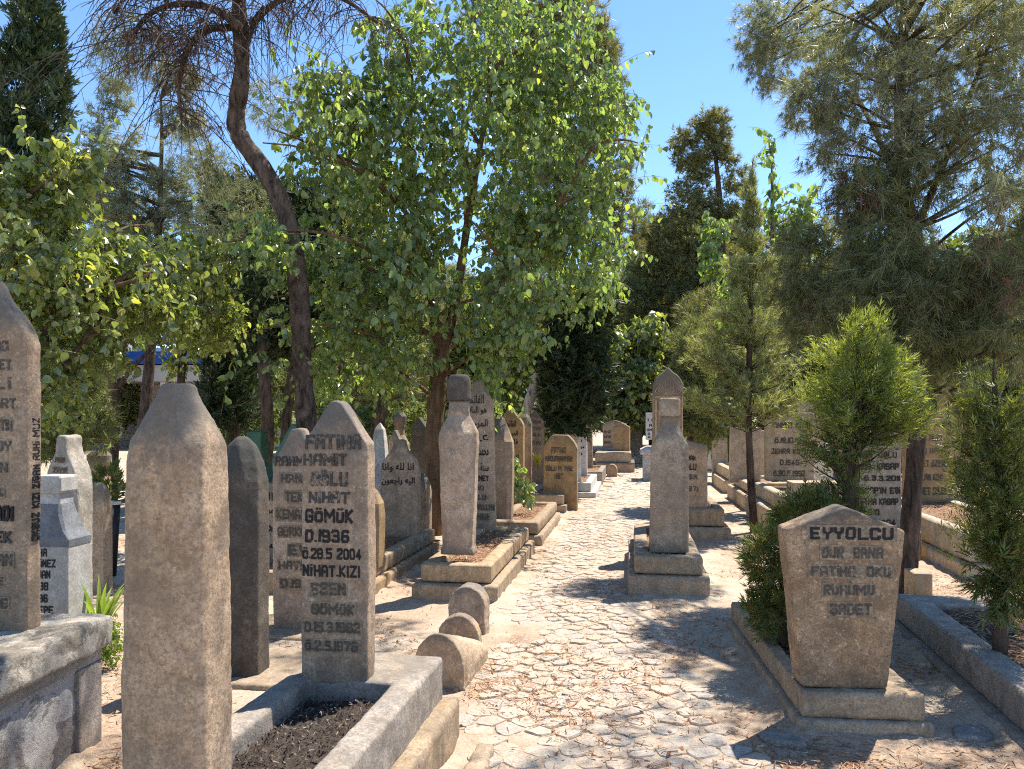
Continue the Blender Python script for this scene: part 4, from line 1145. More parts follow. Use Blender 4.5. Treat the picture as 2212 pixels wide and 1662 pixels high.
LEAF_V = np.array([(0, 0, 0), (-.30, .16, .07), (-.36, .42, .09), (-.20, .75, .05), (0, 1.0, -.10), (.20, .75, .05), (.36, .42, .09), (.30, .16, .07), (0, .48, .0)])
LEAF_T = np.array([(0, 8, 1), (1, 8, 2), (2, 8, 3), (3, 8, 4), (4, 8, 5), (5, 8, 6), (6, 8, 7), (7, 8, 0)])
DIA_V = np.array([(0, 0, 0), (-.16, .45, .04), (0, 1, 0), (.16, .45, .04)])
DIA_T = np.array([(0, 2, 1), (0, 3, 2)])


def place(tv, tt, P, D, N, size):
    """copies of a little blade at P pointing along D, its face towards N"""
    D = unit(D); N = unit(N - D * (N * D).sum(1, keepdims=True)); U = np.cross(D, N)
    s = size[:, None, None]
    V = P[:, None] + s * (tv[None, :, 0:1] * U[:, None] + tv[None, :, 1:2] * D[:, None] + tv[None, :, 2:3] * N[:, None])
    T = tt[None] + (np.arange(len(P)) * len(tv))[:, None, None]
    return V.reshape(-1, 3), T.reshape(-1, 3)


def needles(r, P, D, n, length, width, spread):
    """tufts of n needles at each P around D"""
    m = len(P)
    d = unit(np.repeat(unit(D), n, 0) + r.normal(0, spread, (m * n, 3)))
    p = np.repeat(P, n, 0) + r.normal(0, length * .06, (m * n, 3))
    L = length * r.uniform(.6, 1.15, (m * n, 1))
    side = unit(np.cross(d, r.normal(0, 1, (m * n, 3)))) * width
    droop = np.zeros_like(d); droop[:, 2] = -L[:, 0] * .18
    V = np.stack([p - side * .5, p + side * .5, p + d * L + droop], 1).reshape(-1, 3)
    return V, np.arange(m * n * 3).reshape(-1, 3)


def tubes(PL, R, k=3):
    """many thin tubes: PL (n, m, 3), R (n, m) or (m,)"""
    n, m, _ = PL.shape
    R = np.broadcast_to(R, (n, m))
    tg = np.gradient(PL, axis=1); tg = unit(tg)
    ref = np.where(np.abs(tg[..., 2:3]) > .9, np.array([1., 0, 0]), np.array([0, 0, 1.]))
    u = unit(np.cross(tg, ref)); v = np.cross(tg, u)
    a = np.arange(k) * 2 * math.pi / k
    V = PL[:, :, None] + R[:, :, None, None] * (np.cos(a)[None, None, :, None] * u[:, :, None] + np.sin(a)[None, None, :, None] * v[:, :, None])
    idx = np.arange(n * m * k).reshape(n, m, k)
    A = idx[:, :-1]; B = idx[:, 1:]
    A2 = np.roll(A, -1, 2); B2 = np.roll(B, -1, 2)
    T = np.concatenate([np.stack([A, A2, B2], -1).reshape(-1, 3), np.stack([A, B2, B], -1).reshape(-1, 3)])
    return V.reshape(-1, 3), T


def joinVT(parts):
    V, T, n = [], [], 0
    for v, t in parts:
        V.append(v); T.append(t + n); n += len(v)
    return np.concatenate(V), np.concatenate(T)


def E(px, py, Y, rx, ry, rY):
    return W(px, py, Y), np.array((rx / F * Y, rY, ry / F * Y))


def sample(r, ells, n, shell=0.5):
    """points in a set of ellipsoids, more of them near the skin; also each one's outward direction"""
    vol = np.array([e[1][0] * e[1][1] * e[1][2] for e in ells]) ** 0.75
    k = r.choice(len(ells), n, p=vol / vol.sum())
    d = unit(r.normal(0, 1, (n, 3)))
    rad = r.random((n, 1)) ** (1 / 3.0 * (1 - shell) + shell * .12)
    C = np.array([e[0] for e in ells])[k]; R = np.array([e[1] for e in ells])[k]
    return C + d * rad * R, unit(d / R), rad[:, 0]


def bez(p0, p1, p2, m):
    t = np.linspace(0, 1, m)[None, :, None]
    return (1 - t) ** 2 * p0[:, None] + 2 * t * (1 - t) * p1[:, None] + t * t * p2[:, None]


def trunk_part(o, pts, rad, mat, base, name="trunk", n=12, wob=0.0, seed=0):
    """pts are world points; parts are stored relative to the thing's base"""
    r = np.random.default_rng(seed)
    P = np.array(pts, float) - base
    # smooth the polyline
    t = np.linspace(0, 1, len(P)); tt = np.linspace(0, 1, len(P) * 4)
    Q = np.stack([np.interp(tt, t, P[:, i]) for i in range(3)], 1)
    for _ in range(3):
        Q[1:-1] = (Q[:-2] + 2 * Q[1:-1] + Q[2:]) / 4
    R = np.interp(tt, t, rad)
    R = R * (1 + r.normal(0, .07, len(R)))
    mb = MB(); mb.tube(Q, R, n)
    ob = mb.build(name, M[mat], o, True)
    return ob


def limbs(r, anchors, targets, m=8, up=0.35):
    """branches from the nearest suitable anchor on the trunk to each target"""
    A = np.array(anchors)
    out = []
    for t in targets:
        d = np.linalg.norm(A - t, axis=1) + np.where(A[:, 2] > t[2] - .1, .8, 0)
        a = A[int(np.argmin(d + r.random(len(A)) * .3))]
        mid = (a + t) / 2 + np.array((0, 0, up * np.linalg.norm(t - a) * .5)) + r.normal(0, .08, 3) * np.linalg.norm(t - a)
        out.append((a, mid, t))
    a, b, c = (np.array([q[i] for q in out]) for i in range(3))
    return bez(a, b, c, m)


def leafy_tree(name, label, base, trunks, ells, n_shoot, leaf, shoot=(0.5, 1.1), mat='mulberry', bark='redbark', per=15, droop=0.5, cat="tree", group=None, seed=1, extra=None, limbr=0.03, shell=0.55, twigr=0.004, nl=40, twig='greentwig', hang=1.5, sclump=0):
    """arching shoots with leaves hanging in two rows along them"""
    r = np.random.default_rng(seed)
    base = np.array(base, float)
    o = thing(name, label, cat, base, 0, group)
    anchors = []
    for pts, rad, mt in trunks:
        trunk_part(o, pts, rad, mt or bark, base, seed=seed)
        P = np.array(pts); t = np.linspace(0, 1, len(P)); tt = np.linspace(.3, 1, 14)
        anchors += list(np.stack([np.interp(tt, t, P[:, i]) for i in range(3)], 1))
    if nl and anchors:
        tg, _, _ = sample(r, ells, nl, 0.1)
        L = limbs(r, anchors, tg)
        V, T = tubes(L - base, np.linspace(limbr, limbr * .25, 8)[None], 6)
        link("branches", np_mesh("branches", V, T), M[bark], o, True)
    end, outw, rad = sample(r, ells, n_shoot, shell)
    if sclump:
        g = n_shoot // sclump
        q = r.integers(0, g, n_shoot)
        end = end[q] + r.normal(0, .15, end.shape); outw = outw[q]
    d = unit(outw * .8 + r.normal(0, .55, (n_shoot, 3)) + np.array((0, 0, .45)))
    ln = r.uniform(shoot[0], shoot[1], (n_shoot, 1))
    p0 = end - d * ln * .75
    p1 = p0 + d * ln * .6 + np.array((0, 0, .12)) * ln
    p2 = end + np.array((0, 0, -droop)) * ln * .35
    if extra is not None:
        e0, e2 = extra
        p0 = np.concatenate([p0, e0]); p2 = np.concatenate([p2, e2])
        p1 = np.concatenate([p1, (e0 + e2) / 2 + np.array((0, 0, .12))])
    PL = bez(p0, p1, p2, 7)
    V, T = tubes(PL - base, np.linspace(twigr, twigr * .35, 7)[None], 3)
    link("twigs", np_mesh("twigs", V, T), M[twig], o)
    # leaves
    m = len(PL)
    tpos = (np.arange(per)[None] + r.uniform(0, .9, (m, per))) / per * .93 + .07
    x = tpos * 6; i0 = np.clip(x.astype(int), 0, 5); fr_ = (x - i0)[..., None]
    ii = np.arange(m)[:, None]
    P = PL[ii, i0] * (1 - fr_) + PL[ii, i0 + 1] * fr_
    tang = unit(PL[ii, i0 + 1] - PL[ii, i0])
    sgn = np.where((np.arange(per) % 2)[None] == 0, 1., -1.)[..., None]
    side = unit(np.cross(tang, np.array((0, 0, 1.)))) * sgn
    D = unit(side * .45 + tang * .25 + np.array((0, 0, -droop * hang)) + r.normal(0, .35, P.shape)).reshape(-1, 3)
    N = unit(np.array((0, 0, .5)) + side * .5 + r.normal(0, .8, P.shape)).reshape(-1, 3)
    P = P.reshape(-1, 3) + D * .012
    sz = leaf * r.uniform(.42, 1.3, len(P))
    tv = LEAF_V.copy()
    V, T = place(tv, LEAF_T, P - base, D, N, sz)
    link("crown", np_mesh("crown", V, T), M[mat], o)
    return o


def conifer_cloud(r, ells, n, kind, size, width=.006, per=10, spread=.55, up=0.3, shell=.5, out=0.8, droop=0.0, clump=0, crad=.12, along=None):
    if along is not None:                               # sprays set along the outer part of real limbs
        nl_, m_ = along.shape[0], along.shape[1]
        k = r.integers(0, nl_, n); tq = (.28 + .72 * r.random(n) ** .7) * (m_ - 1.001)
        i0 = tq.astype(int); fr_ = (tq - i0)[:, None]
        P = along[k, i0] * (1 - fr_) + along[k, i0 + 1] * fr_
        tg = unit(along[k, i0 + 1] - along[k, i0])
        D = unit(tg + np.array((0, 0, up)) + r.normal(0, .55, (n, 3)))
        P = P + r.normal(0, crad * .25, (n, 3))
    elif clump:
        m_ = max(1, n // clump)
        P, Ow, _ = sample(r, ells, m_, shell)
        D = unit(Ow * out + np.array((0, 0, up)) + r.normal(0, .35, (m_, 3)))
        # each clump is a twig: its tufts sit along a short line
        t_ = r.random((m_, clump, 1)) ** .6
        P = (P[:, None] - D[:, None] * crad * (1 - t_) * 2.2 + r.normal(0, crad * .28, (m_, clump, 3))).reshape(-1, 3)
        D = unit(np.repeat(D, clump, 0) + r.normal(0, .38, (m_ * clump, 3)))
        n = len(P)
    else:
        P, Ow, _ = sample(r, ells, n, shell)
        D = unit(Ow * out + np.array((0, 0, up)) + r.normal(0, .35, (n, 3)))
    if kind == 'needle':
        return needles(r, P, D, per, size, width, spread)
    # flat fans of little blades
    parts = []
    N0 = unit(r.normal(0, 1, (n, 3)))
    N0 = unit(N0 - D * (N0 * D).sum(1, keepdims=True))
    U = np.cross(D, N0)
    sc = size * r.uniform(.6, 1.25, n)
    for a, off, s_ in ((0, .30, .75), (.55, .05, .62), (-.55, .05, .62), (.95, .0, .42), (-.95, .0, .42), (.5, .40, .45), (-.5, .40, .45)):
        d = unit(D * math.cos(a) + U * math.sin(a) + r.normal(0, .10, (n, 3)))
        d[:, 2] -= droop
        parts.append(place(DIA_V * np.array((width, 1, 1)), DIA_T, P + D * (off * sc)[:, None], d, N0 + r.normal(0, .2, (n, 3)), sc * s_))
    return joinVT(parts)


def conifer(name, label, base, trunks, clouds, bark='darkbark', cat="tree", group=None, seed=1, nl=30, limbr=.02, up=.1, limbells=None):
    """clouds: (part name, ellipsoids, count, kind, size, material, keyword settings)"""
    r = np.random.default_rng(seed)
    base = np.array(base, float)
    o = thing(name, label, cat, base, 0, group)
    anchors = []
    for i, (pts, rad, nm) in enumerate(trunks):
        trunk_part(o, pts, rad, bark, base, nm, seed=seed + i)
        if nm == "trunk":
            P = np.array(pts); t = np.linspace(0, 1, len(P)); tt = np.linspace(.25, 1, 16)
            anchors += list(np.stack([np.interp(tt, t, P[:, i_]) for i_ in range(3)], 1))
    if nl:
        allE = limbells or [e for c in clouds for e in c[1]]
        tg, _, _ = sample(r, allE, nl, .2)
        L = limbs(r, anchors, tg, 8, up)
        V, T = tubes(L - base, np.linspace(limbr, limbr * .2, 8)[None], 5)
        link("branches", np_mesh("branches", V, T), M[bark], o, True)
    for nm, ells, n, kind, size, mat, kw in clouds:
        kw = dict(kw)
        nlimb = kw.pop('limbs', 0)
        if nlimb:
            tg, _, _ = sample(r, ells, nlimb, .45)
            L = limbs(r, anchors, tg, 8, up)
            V, T = tubes(L - base, np.linspace(limbr, limbr * .2, 8)[None], 5)
            link("branches", np_mesh("branches", V, T), M[bark], o, True)
            kw['along'] = L
        V, T = conifer_cloud(r, ells, n, kind, size, **kw)
        link(nm, np_mesh(nm, V - base, T), M[mat], o)
    return o


def tpts(Y, pts):
    return [W(a, b, Y + (c[0] if c else 0)) for a, b, *c in pts]


def k_(Y, *px):
    return [p * Y / F for p in px]


# ---- mulberry filling the middle
Y = 9.6
leafy_tree("mulberry_tree", "big light green mulberry tree with large hanging leaves filling the middle", W(936, 1150, Y), [
    (tpts(Y, [(936, 1156), (938, 1000), (940, 880), (955, 760), (930, 640), (895, 500), (885, 330), (890, 180)]), k_(Y, 22, 21, 20, 15, 12, 9, 6, 3), None),
    (tpts(Y, [(950, 800), (985, 650), (1010, 480), (1040, 300), (1070, 150)]), k_(Y, 13, 11, 8, 6, 3), None),
    (tpts(Y, [(962, 760, .0), (1090, 600, -.2), (1200, 450, -.3), (1290, 300, -.3)]), k_(Y, 9, 7, 5, 3), None)],
    [E(1000, 300, 9.5, 300, 270, 1.0), E(1190, 330, 9.6, 170, 250, .8), E(1230, 520, 9.4, 150, 160, .7), E(800, 400, 9.2, 190, 240, .8), E(700, 640, 9.4, 120, 170, .7), E(960, 640, 8.9, 290, 190, .9), E(1060, 60, 9.7, 240, 150, .8),
     E(730, 300, 8.7, 120, 130, .5), E(1090, 730, 8.6, 110, 80, .5), E(830, 750, 9.2, 160, 90, .7), E(1280, 300, 9.6, 110, 220, .6), E(860, 110, 9.4, 150, 120, .6), E(610, 300, 8.2, 50, 30, .3), E(1010, 840, 9.3, 100, 60, .5), E(700, 180, 9.0, 80, 60, .4), E(620, 560, 9.2, 60, 80, .4), E(560, 520, 7.9, 90, 60, .35), E(530, 620, 8.8, 45, 50, .3), E(590, 740, 8.0, 45, 50, .25), E(700, 800, 9.6, 80, 60, .4)],
    2150, 0.088, (.4, 1.1), per=13, droop=.55, seed=4, sclump=6, hang=1.7, shell=.35,
    extra=(np.array([W(1300, 170, 9.5), W(1300, 250, 9.4), W(1320, 330, 9.4), W(1340, 400, 9.3), W(1330, 470, 9.3), W(1320, 540, 9.3), W(1120, 690, 8.5), W(720, 280, 8.4), W(1330, 360, 9.2), W(1310, 430, 9.2)]),
           np.array([W(1412, 108, 9.4), W(1385, 240, 9.4), W(1440, 318, 9.3), W(1440, 385, 9.2), W(1455, 440, 9.2), W(1420, 560, 9.2), W(1190, 745, 8.4), W(540, 195, 8.2), W(1400, 300, 9.2), W(1410, 470, 9.1)])))

# ---- pine with the crooked trunk, dead hanging twigs and an overhead limb
def crooked_pine():
    Y = 8.3
    r = np.random.default_rng(21)
    base = W(672, 1130, Y); base[2] = 0
    o = thing("pine_tree", "tall pine with a crooked curving trunk and bare drooping dead twigs", "tree", base, 0)
    pts = tpts(Y, [(674, 1215), (670, 1100), (666, 960), (655, 820), (650, 720), (646, 620), (628, 500), (602, 420), (562, 355), (522, 305), (508, 272), (512, 225), (524, 160), (520, 80), (515, 0), (522, -120), (570, -300), (640, -480)])
    trunk_part(o, pts, k_(Y, 30, 26, 24, 22, 21, 21, 20.5, 20.5, 20, 19, 18.5, 17, 16, 17, 15, 14, 11, 6), 'pinebark', base, n=14)
    stub = MB(); stub.tube([W(520, 288, Y) - base, W(497, 272, Y - .05) - base], k_(Y, 12, 9), 8); stub.build("broken_branch", M['pinebark'], o, True)
    lim = [tpts(Y, [(522, 130), (545, 45), (600, 0), (680, -22), (750, 0), (815, 50)]), tpts(Y - .3, [(518, 60), (470, 20), (400, 5), (340, 18), (300, 50), (275, 100)]), tpts(Y - .4, [(516, 0), (470, -50), (400, -80), (330, -60), (280, -20), (245, 30)]),
           tpts(Y, [(520, 60), (440, 60), (400, 110), (385, 190), (392, 260)]), tpts(Y + .3, [(516, -20), (600, -80), (700, -110), (800, -110)])]
    for i, l in enumerate(lim):
        trunk_part(o, l, k_(Y, *np.linspace(9, 3, len(l))), 'pinebark', base, "limb", 8, seed=i)
    over = [[W(545, -220, Y), np.array((-1.6, 6.6, 6.4)), np.array((-.4, 5.2, 6.2)), np.array((.6, 4.4, 5.9))], [W(560, -260, Y), np.array((-2.3, 5.6, 6.8)), np.array((-1.4, 4.3, 6.3)), np.array((-.6, 3.5, 5.6))]]
    for i, l in enumerate(over):
        trunk_part(o, l, [.10, .08, .05, .02], 'pinebark', base, "limb", 8, seed=40 + i)
    # drooping dead twigs
    A = []
    for l in lim:
        P = np.array(l); t = np.linspace(0, 1, len(P))
        for q in r.uniform(.12, 1, 72 if l is not lim[4] else 40): A.append([np.interp(q, t, P[:, i]) for i in range(3)])
    A = np.array(A) + r.normal(0, .03, (len(A), 3))
    n = len(A)
    side = r.normal(0, .30, (n, 3)); side[:, 0] -= .12
    ln = r.uniform(.3, .95, (n, 1))
    p1 = A + np.concatenate([side[:, :2] * 1.3, r.uniform(-.15, .2, (n, 1))], 1) * ln * 1.2
    p2 = p1 + np.concatenate([side[:, :2] * .9, -r.uniform(.5, 1.1, (n, 1))], 1) * ln
    PL = bez(A, p1, p2, 7)
    par = [tubes(PL - base, np.linspace(.0075, .003, 7)[None], 3)]
    # side twiglets
    q = 6
    tp = r.integers(1, 6, (n, q)); B = PL[np.arange(n)[:, None], tp].reshape(-1, 3)
    e = unit(r.normal(0, 1, (n * q, 3)) + np.array((-.2, 0, -.5))) * r.uniform(.10, .32, (n * q, 1))
    PL2 = bez(B, B + e * .5 + np.array((0, 0, .03)), B + e + np.array((0, 0, -.05)), 4)
    par.append(tubes(PL2 - base, np.linspace(.0035, .002, 4)[None], 3))
    V, T = joinVT(par)
    link("dead_twigs", np_mesh("dead_twigs", V, T), M['twig'], o)
    # rusty dead needles in patches
    P = PL2.reshape(-1, 3)
    px = P[:, 0] / P[:, 1] * F + CX; py = HY - (P[:, 2] - EYE) / P[:, 1] * F
    msk = ((np.abs(px - 440 - (py - 180) * .55) < 75) & (py > 70) & (py < 290)) | ((np.abs(px - 330) < 70) & (np.abs(py - 120) < 60)) | ((np.abs(px - 640) < 60) & (np.abs(py - 60) < 50))
    P1 = P[msk]; P1 = P1[r.random(len(P1)) < .30]
    V, T = needles(r, P1, np.tile((-.3, 0, -1.), (len(P1), 1)), 5, .10, .005, .7)
    link("dead_needles", np_mesh("dead_needles", V - base, T), M['dead'], o)
    ells = [E(285, 95, 8.2, 75, 60, .4), E(400, 320, 8.6, 60, 30, .3), E(245, 150, 8.0, 40, 40, .3), E(460, 380, 8.8, 60, 45, .4), E(470, 480, 8.8, 50, 45, .4), E(610, 230, 9.2, 80, 60, .5), E(560, 440, 9.4, 60, 50, .3)]
    V, T = conifer_cloud(r, ells, 1300, 'needle', .13, width=.005, per=9, spread=.7, up=-.1)
    V2, T2 = conifer_cloud(r, [(np.array((-.5, 5.0, 6.1)), np.array((1.3, 1.0, .5))), (np.array((.25, 4.0, 5.9)), np.array((.9, .6, .45))), (np.array((-1.5, 4.6, 6.3)), np.array((1.0, 1.0, .5))), (np.array((-2.2, 6.2, 6.9)), np.array((1.0, 1.0, .6))), (np.array((.9, 7.5, 6.4)), np.array((.8, .8, .3)))], 2800, 'needle', .17, width=.007, per=12, spread=.8, up=.1)
    V, T = joinVT([(V, T), (V2, T2)])
    link("needles", np_mesh("needles", V - base, T), M['pine'], o)


crooked_pine()

# ---- leafy tree on the left
Y = 6.4
leafy_tree("mulberry_tree", "yellow green mulberry tree overhanging the stones at the left edge", W(30, 1150, Y), [
    (tpts(Y, [(30, 1290), (40, 1100), (60, 900), (90, 720), (150, 580)]), k_(Y, 22, 20, 17, 12, 5), None), (tpts(Y, [(60, 880), (150, 780), (210, 690), (240, 620)]), k_(Y, 6, 5, 3, 2), 'darkbark'), (tpts(Y, [(70, 820), (20, 650), (30, 460), (90, 330)]), k_(Y, 9, 7, 5, 3), None)],
    [E(60, 560, 6.3, 130, 130, .8), E(220, 600, 6.6, 140, 130, .8), E(320, 640, 7.0, 110, 90, .7), E(70, 760, 6.2, 90, 110, .6), E(100, 400, 6.4, 110, 80, .5), E(160, 330, 6.5, 70, 45, .4), E(420, 560, 8.6, 100, 90, .6), E(460, 690, 9.2, 90, 70, .6), E(190, 740, 7.0, 90, 60, .5), E(130, 860, 7.4, 70, 60, .4), E(20, 420, 6.2, 50, 60, .4), E(330, 560, 7.5, 110, 60, .6), E(420, 660, 9.0, 100, 50, .6)],
    1050, .078, (.35, .9), mat='mulberry2', per=13, droop=.45, seed=9, limbr=.022, nl=26,
    extra=(np.array([W(150, 420, 6.4), W(180, 430, 6.4), W(60, 330, 6.4), W(10, 470, 6.2)]), np.array([W(60, 290, 6.3), W(190, 280, 6.4), W(40, 225, 6.4), W(-10, 400, 6.1)])))

# ---- cypress, dark conifers and pines on the left
Y = 19
conifer("cypress_tree", "tall dark cypress column rising at the upper left corner", W(55, 1010, Y), [(tpts(Y, [(55, 1045), (58, 700), (62, 300), (75, -60)]), k_(Y, 20, 16, 10, 3), "trunk")],
        [("crown", [E(82, -60, Y, 26, 90, .7), E(82, 60, Y, 42, 120, 1.0), E(76, 210, Y, 58, 140, 1.2), E(30, 330, Y, 62, 140, 1.2), E(60, 450, Y, 90, 170, 1.5), E(60, 640, Y, 95, 170, 1.5), E(170, 400, 18.5, 40, 70, .8)], 9900, 'fan', .34, 'cypress', dict(width=.8, up=1.2, out=.7, shell=.8, clump=9, crad=.25))], nl=0, seed=31)
Y = 14
conifer("cypress_tree", "dark dense conifer standing left of the crooked pine trunk", W(500, 990, Y), [(tpts(Y, [(505, 1090), (505, 800), (500, 500), (498, 400)]), k_(Y, 14, 12, 7, 3), "trunk")],
        [("crown", [E(495, 440, Y, 48, 70, .6), E(490, 560, Y, 60, 110, .8), E(500, 700, Y, 62, 130, .9), E(500, 850, Y, 58, 85, .8)], 5600, 'fan', .22, 'cypress', dict(width=.8, up=.7, out=.8, shell=.7, clump=8, crad=.2))], nl=16, seed=32)
Y = 17
conifer("pine_tree", "loose grey green pine with a thin bare top against the sky", W(300, 1000, Y), [(tpts(Y, [(300, 1060), (330, 700), (345, 480), (350, 300), (348, 210)]), k_(Y, 14, 11, 6, 4, 2), "trunk")],
        [("crown", [E(400, 450, Y, 50, 60, .7), E(300, 470, Y, 70, 80, .9), E(280, 330, Y, 40, 60, .6), E(330, 600, Y, 110, 90, 1.1), E(390, 260, Y, 60, 40, .6), E(450, 360, Y, 40, 50, .5), E(350, 380, Y, 60, 40, .6), E(215, 300, Y, 36, 66, .6), E(240, 430, Y, 60, 90, .9), E(380, 170, Y, 60, 40, .5), E(250, 210, Y, 36, 50, .4)], 4600, 'needle', .24, 'pine', dict(width=.016, per=9, spread=.5, up=.3, clump=7, crad=.2))], nl=40, limbr=.05, seed=33)
Y = 12.5
leafy_tree("shade_tree", "dark trunked tree with low forking branches in front of the blue roofed building", W(243, 1010, Y), [
    (tpts(Y, [(236, 1110), (240, 1000), (246, 860), (250, 760), (262, 690)]), k_(Y, 17, 15, 13, 10, 6), None), (tpts(Y, [(248, 850), (280, 800), (310, 770), (350, 730)]), k_(Y, 6, 5, 4, 3), None), (tpts(Y, [(250, 780), (275, 740), (300, 690)]), k_(Y, 6, 5, 3), None)],
    [E(240, 650, Y, 100, 80, 1.0), E(340, 690, Y, 70, 50, .7), E(180, 720, Y, 60, 60, .7)], 260, .10, (.5, 1.0), mat='farleaf', bark='darkbark', per=12, seed=34, nl=24, limbr=.03)
conifer("pine_shrub", "wispy grey green pine shrub behind the speckled pale headstone", W(160, 1060, 8.6), [(tpts(8.6, [(160, 1190), (165, 1000), (160, 850), (150, 760)]), k_(8.6, 8, 7, 5, 2), "trunk")],
        [("foliage", [E(150, 860, 8.6, 70, 80, .5), E(200, 920, 8.6, 50, 60, .4), E(120, 950, 8.5, 40, 60, .4), E(180, 780, 8.7, 50, 50, .4)], 2000, 'needle', .13, 'juniper', dict(width=.009, per=10, spread=.5, up=.2, clump=7, crad=.12))], nl=20, limbr=.01, cat="shrub", seed=35)
Y = 15
leafy_tree("shade_tree", "slim leaning tree between building and dark conifer with sparse crown", W(395, 1000, Y), [
    (tpts(Y, [(388, 1065), (388, 900), (392, 800), (400, 720), (410, 640)]), k_(Y, 10, 9, 8, 6, 3), None), (tpts(Y, [(392, 800), (420, 760), (450, 740)]), k_(Y, 4, 3, 2), None)],
    [E(400, 650, Y, 60, 70, .8), E(430, 740, Y, 40, 40, .5), E(380, 780, Y, 30, 30, .4)], 170, .10, (.4, .9), mat='mulberry2', bark='darkbark', per=11, seed=36, nl=18)
# trunks and crowns behind the left headstones
for i, (pl, cm, lab, rr) in enumerate((
        ([(575, 1090), (580, 900), (565, 760), (560, 640)], 'cypress', "dark straight tree trunk with evergreen crown just left of the crooked pine", 14),
        ([(612, 1090), (618, 900), (632, 800), (640, 660)], 'cypress', "slim dark trunk leaning against the crooked pine from behind", 12),
        ([(752, 1100), (748, 900), (745, 780), (742, 620)], 'juniper', "straight grey tree trunk standing right of the crooked pine", 17),
        ([(796, 1080), (808, 960), (828, 860), (850, 760)], 'juniper', "brown tree trunk leaning to the right behind the white obelisk", 15))):
    Y = 12.2 + i * .5
    c = pl[-1]
    conifer("evergreen_tree", lab, W(pl[0][0], 1000, Y), [(tpts(Y, pl), k_(Y, rr, rr * .9, rr * .8, rr * .5), "trunk")],
            [("crown", [E(c[0], c[1] - 20, Y, 70, 110, .8), E(c[0] + 15, c[1] - 160, Y + .6, 80, 110, .8), E(c[0] - 10, c[1] + 70, Y + .3, 55, 55, .6)], 2600, 'fan', .22, cm, dict(width=.8, up=.2, out=.8, clump=8, crad=.2))], bark='pinebark' if i > 1 else 'darkbark', seed=50 + i, nl=14, limbr=.02)

# ---- behind the mulberry and at the end of the path
Y = 24
conifer("pine_tree", "huge grey green pine towering behind the mulberry against the sky", W(1200, 1000, Y), [(tpts(Y, [(1190, 1020), (1200, 600), (1210, 250), (1180, -60)]), k_(Y, 18, 14, 9, 4), "trunk")],
        [("crown", [E(1150, -20, Y, 130, 110, 1.8), E(1240, 90, Y, 90, 110, 1.5), E(1290, 180, Y, 62, 130, 1.3), E(1320, 330, Y, 55, 140, 1.2), E(1200, 250, Y, 120, 150, 1.8), E(1090, 120, Y, 110, 150, 1.8), E(1340, 470, Y, 60, 90, 1.2), E(1200, 500, Y, 150, 170, 2)], 13000, 'needle', .34, 'euca', dict(width=.024, per=8, spread=.45, up=.7, out=.6, shell=.7, clump=9, crad=.25))], nl=40, limbr=.05, seed=61)
Y = 15
conifer("evergreen_tree", "dark dense evergreen with a pale forked leaning trunk behind the row of stones", W(1140, 1000, Y), [(tpts(Y, [(1112, 1060), (1128, 920), (1146, 860), (1164, 800), (1180, 740), (1230, 640)]), k_(Y, 16, 14, 12, 9, 8, 4), "trunk"), (tpts(Y, [(1150, 850), (1175, 790), (1168, 740)]), k_(Y, 7, 6, 4), "limb")],
        [("crown", [E(1250, 690, Y, 75, 90, .9), E(1255, 800, Y, 72, 95, .9), E(1200, 780, Y, 60, 90, .8), E(1290, 640, Y, 45, 60, .6), E(1240, 890, Y + .5, 70, 50, .8)], 7200, 'fan', .24, 'cypress', dict(width=.8, up=.2, out=.8, shell=.7, clump=9, crad=.22))], bark='palebark', nl=14, seed=62)
Y = 26
leafy_tree("leafy_bush", "sunlit yellow green bush at the far end of the path", W(1350, 935, Y), [(tpts(Y, [(1350, 1005), (1352, 900), (1360, 760)]), k_(Y, 6, 5, 2), None)],
           [E(1330, 760, Y, 50, 70, 1.2), E(1370, 830, Y, 70, 80, 1.4), E(1310, 880, Y, 50, 45, 1.1), E(1400, 720, Y, 45, 60, 1.0), E(1420, 880, Y, 50, 40, 1)], 700, .20, (.6, 1.4), mat='mulberry2', bark='darkbark', per=12, seed=63, cat="bush", twigr=.008)
Y = 31
ce = [(1430, 520, 45, 70), (1590, 480, 38, 46), (1560, 460, 45, 36), (1555, 288, 30, 22), (1512, 262, 26, 20), (1570, 340, 26, 22), (1462, 318, 22, 18), (1508, 372, 30, 18), (1610, 405, 22, 18), (1450, 660, 60, 50), (1560, 660, 60, 50), (1538, 265, 42, 32), (1480, 300, 38, 26), (1492, 345, 42, 24), (1588, 385, 34, 34), (1545, 320, 40, 30), (1475, 430, 40, 50), (1520, 420, 36, 30), (1500, 500, 55, 55), (1545, 590, 60, 60), (1470, 590, 50, 60), (1500, 690, 60, 60), (1400, 560, 45, 100), (1370, 650, 50, 60)]
conifer("umbrella_tree", "distant tree with rounded olive foliage clumps against blue sky", W(1550, 960, Y), [(tpts(Y, [(1552, 990), (1556, 700), (1560, 480), (1545, 330)]), k_(Y, 14, 11, 8, 4), "trunk")],
        [("crown", [E(a, b, Y, c, d, c / F * Y) for a, b, c, d in ce], 12000, 'needle', .26, 'euca', dict(width=.03, per=8, spread=.6, up=.6, out=.9, shell=.6, clump=6, crad=.22))], nl=26, limbr=.08, seed=64)
Y = 13.5
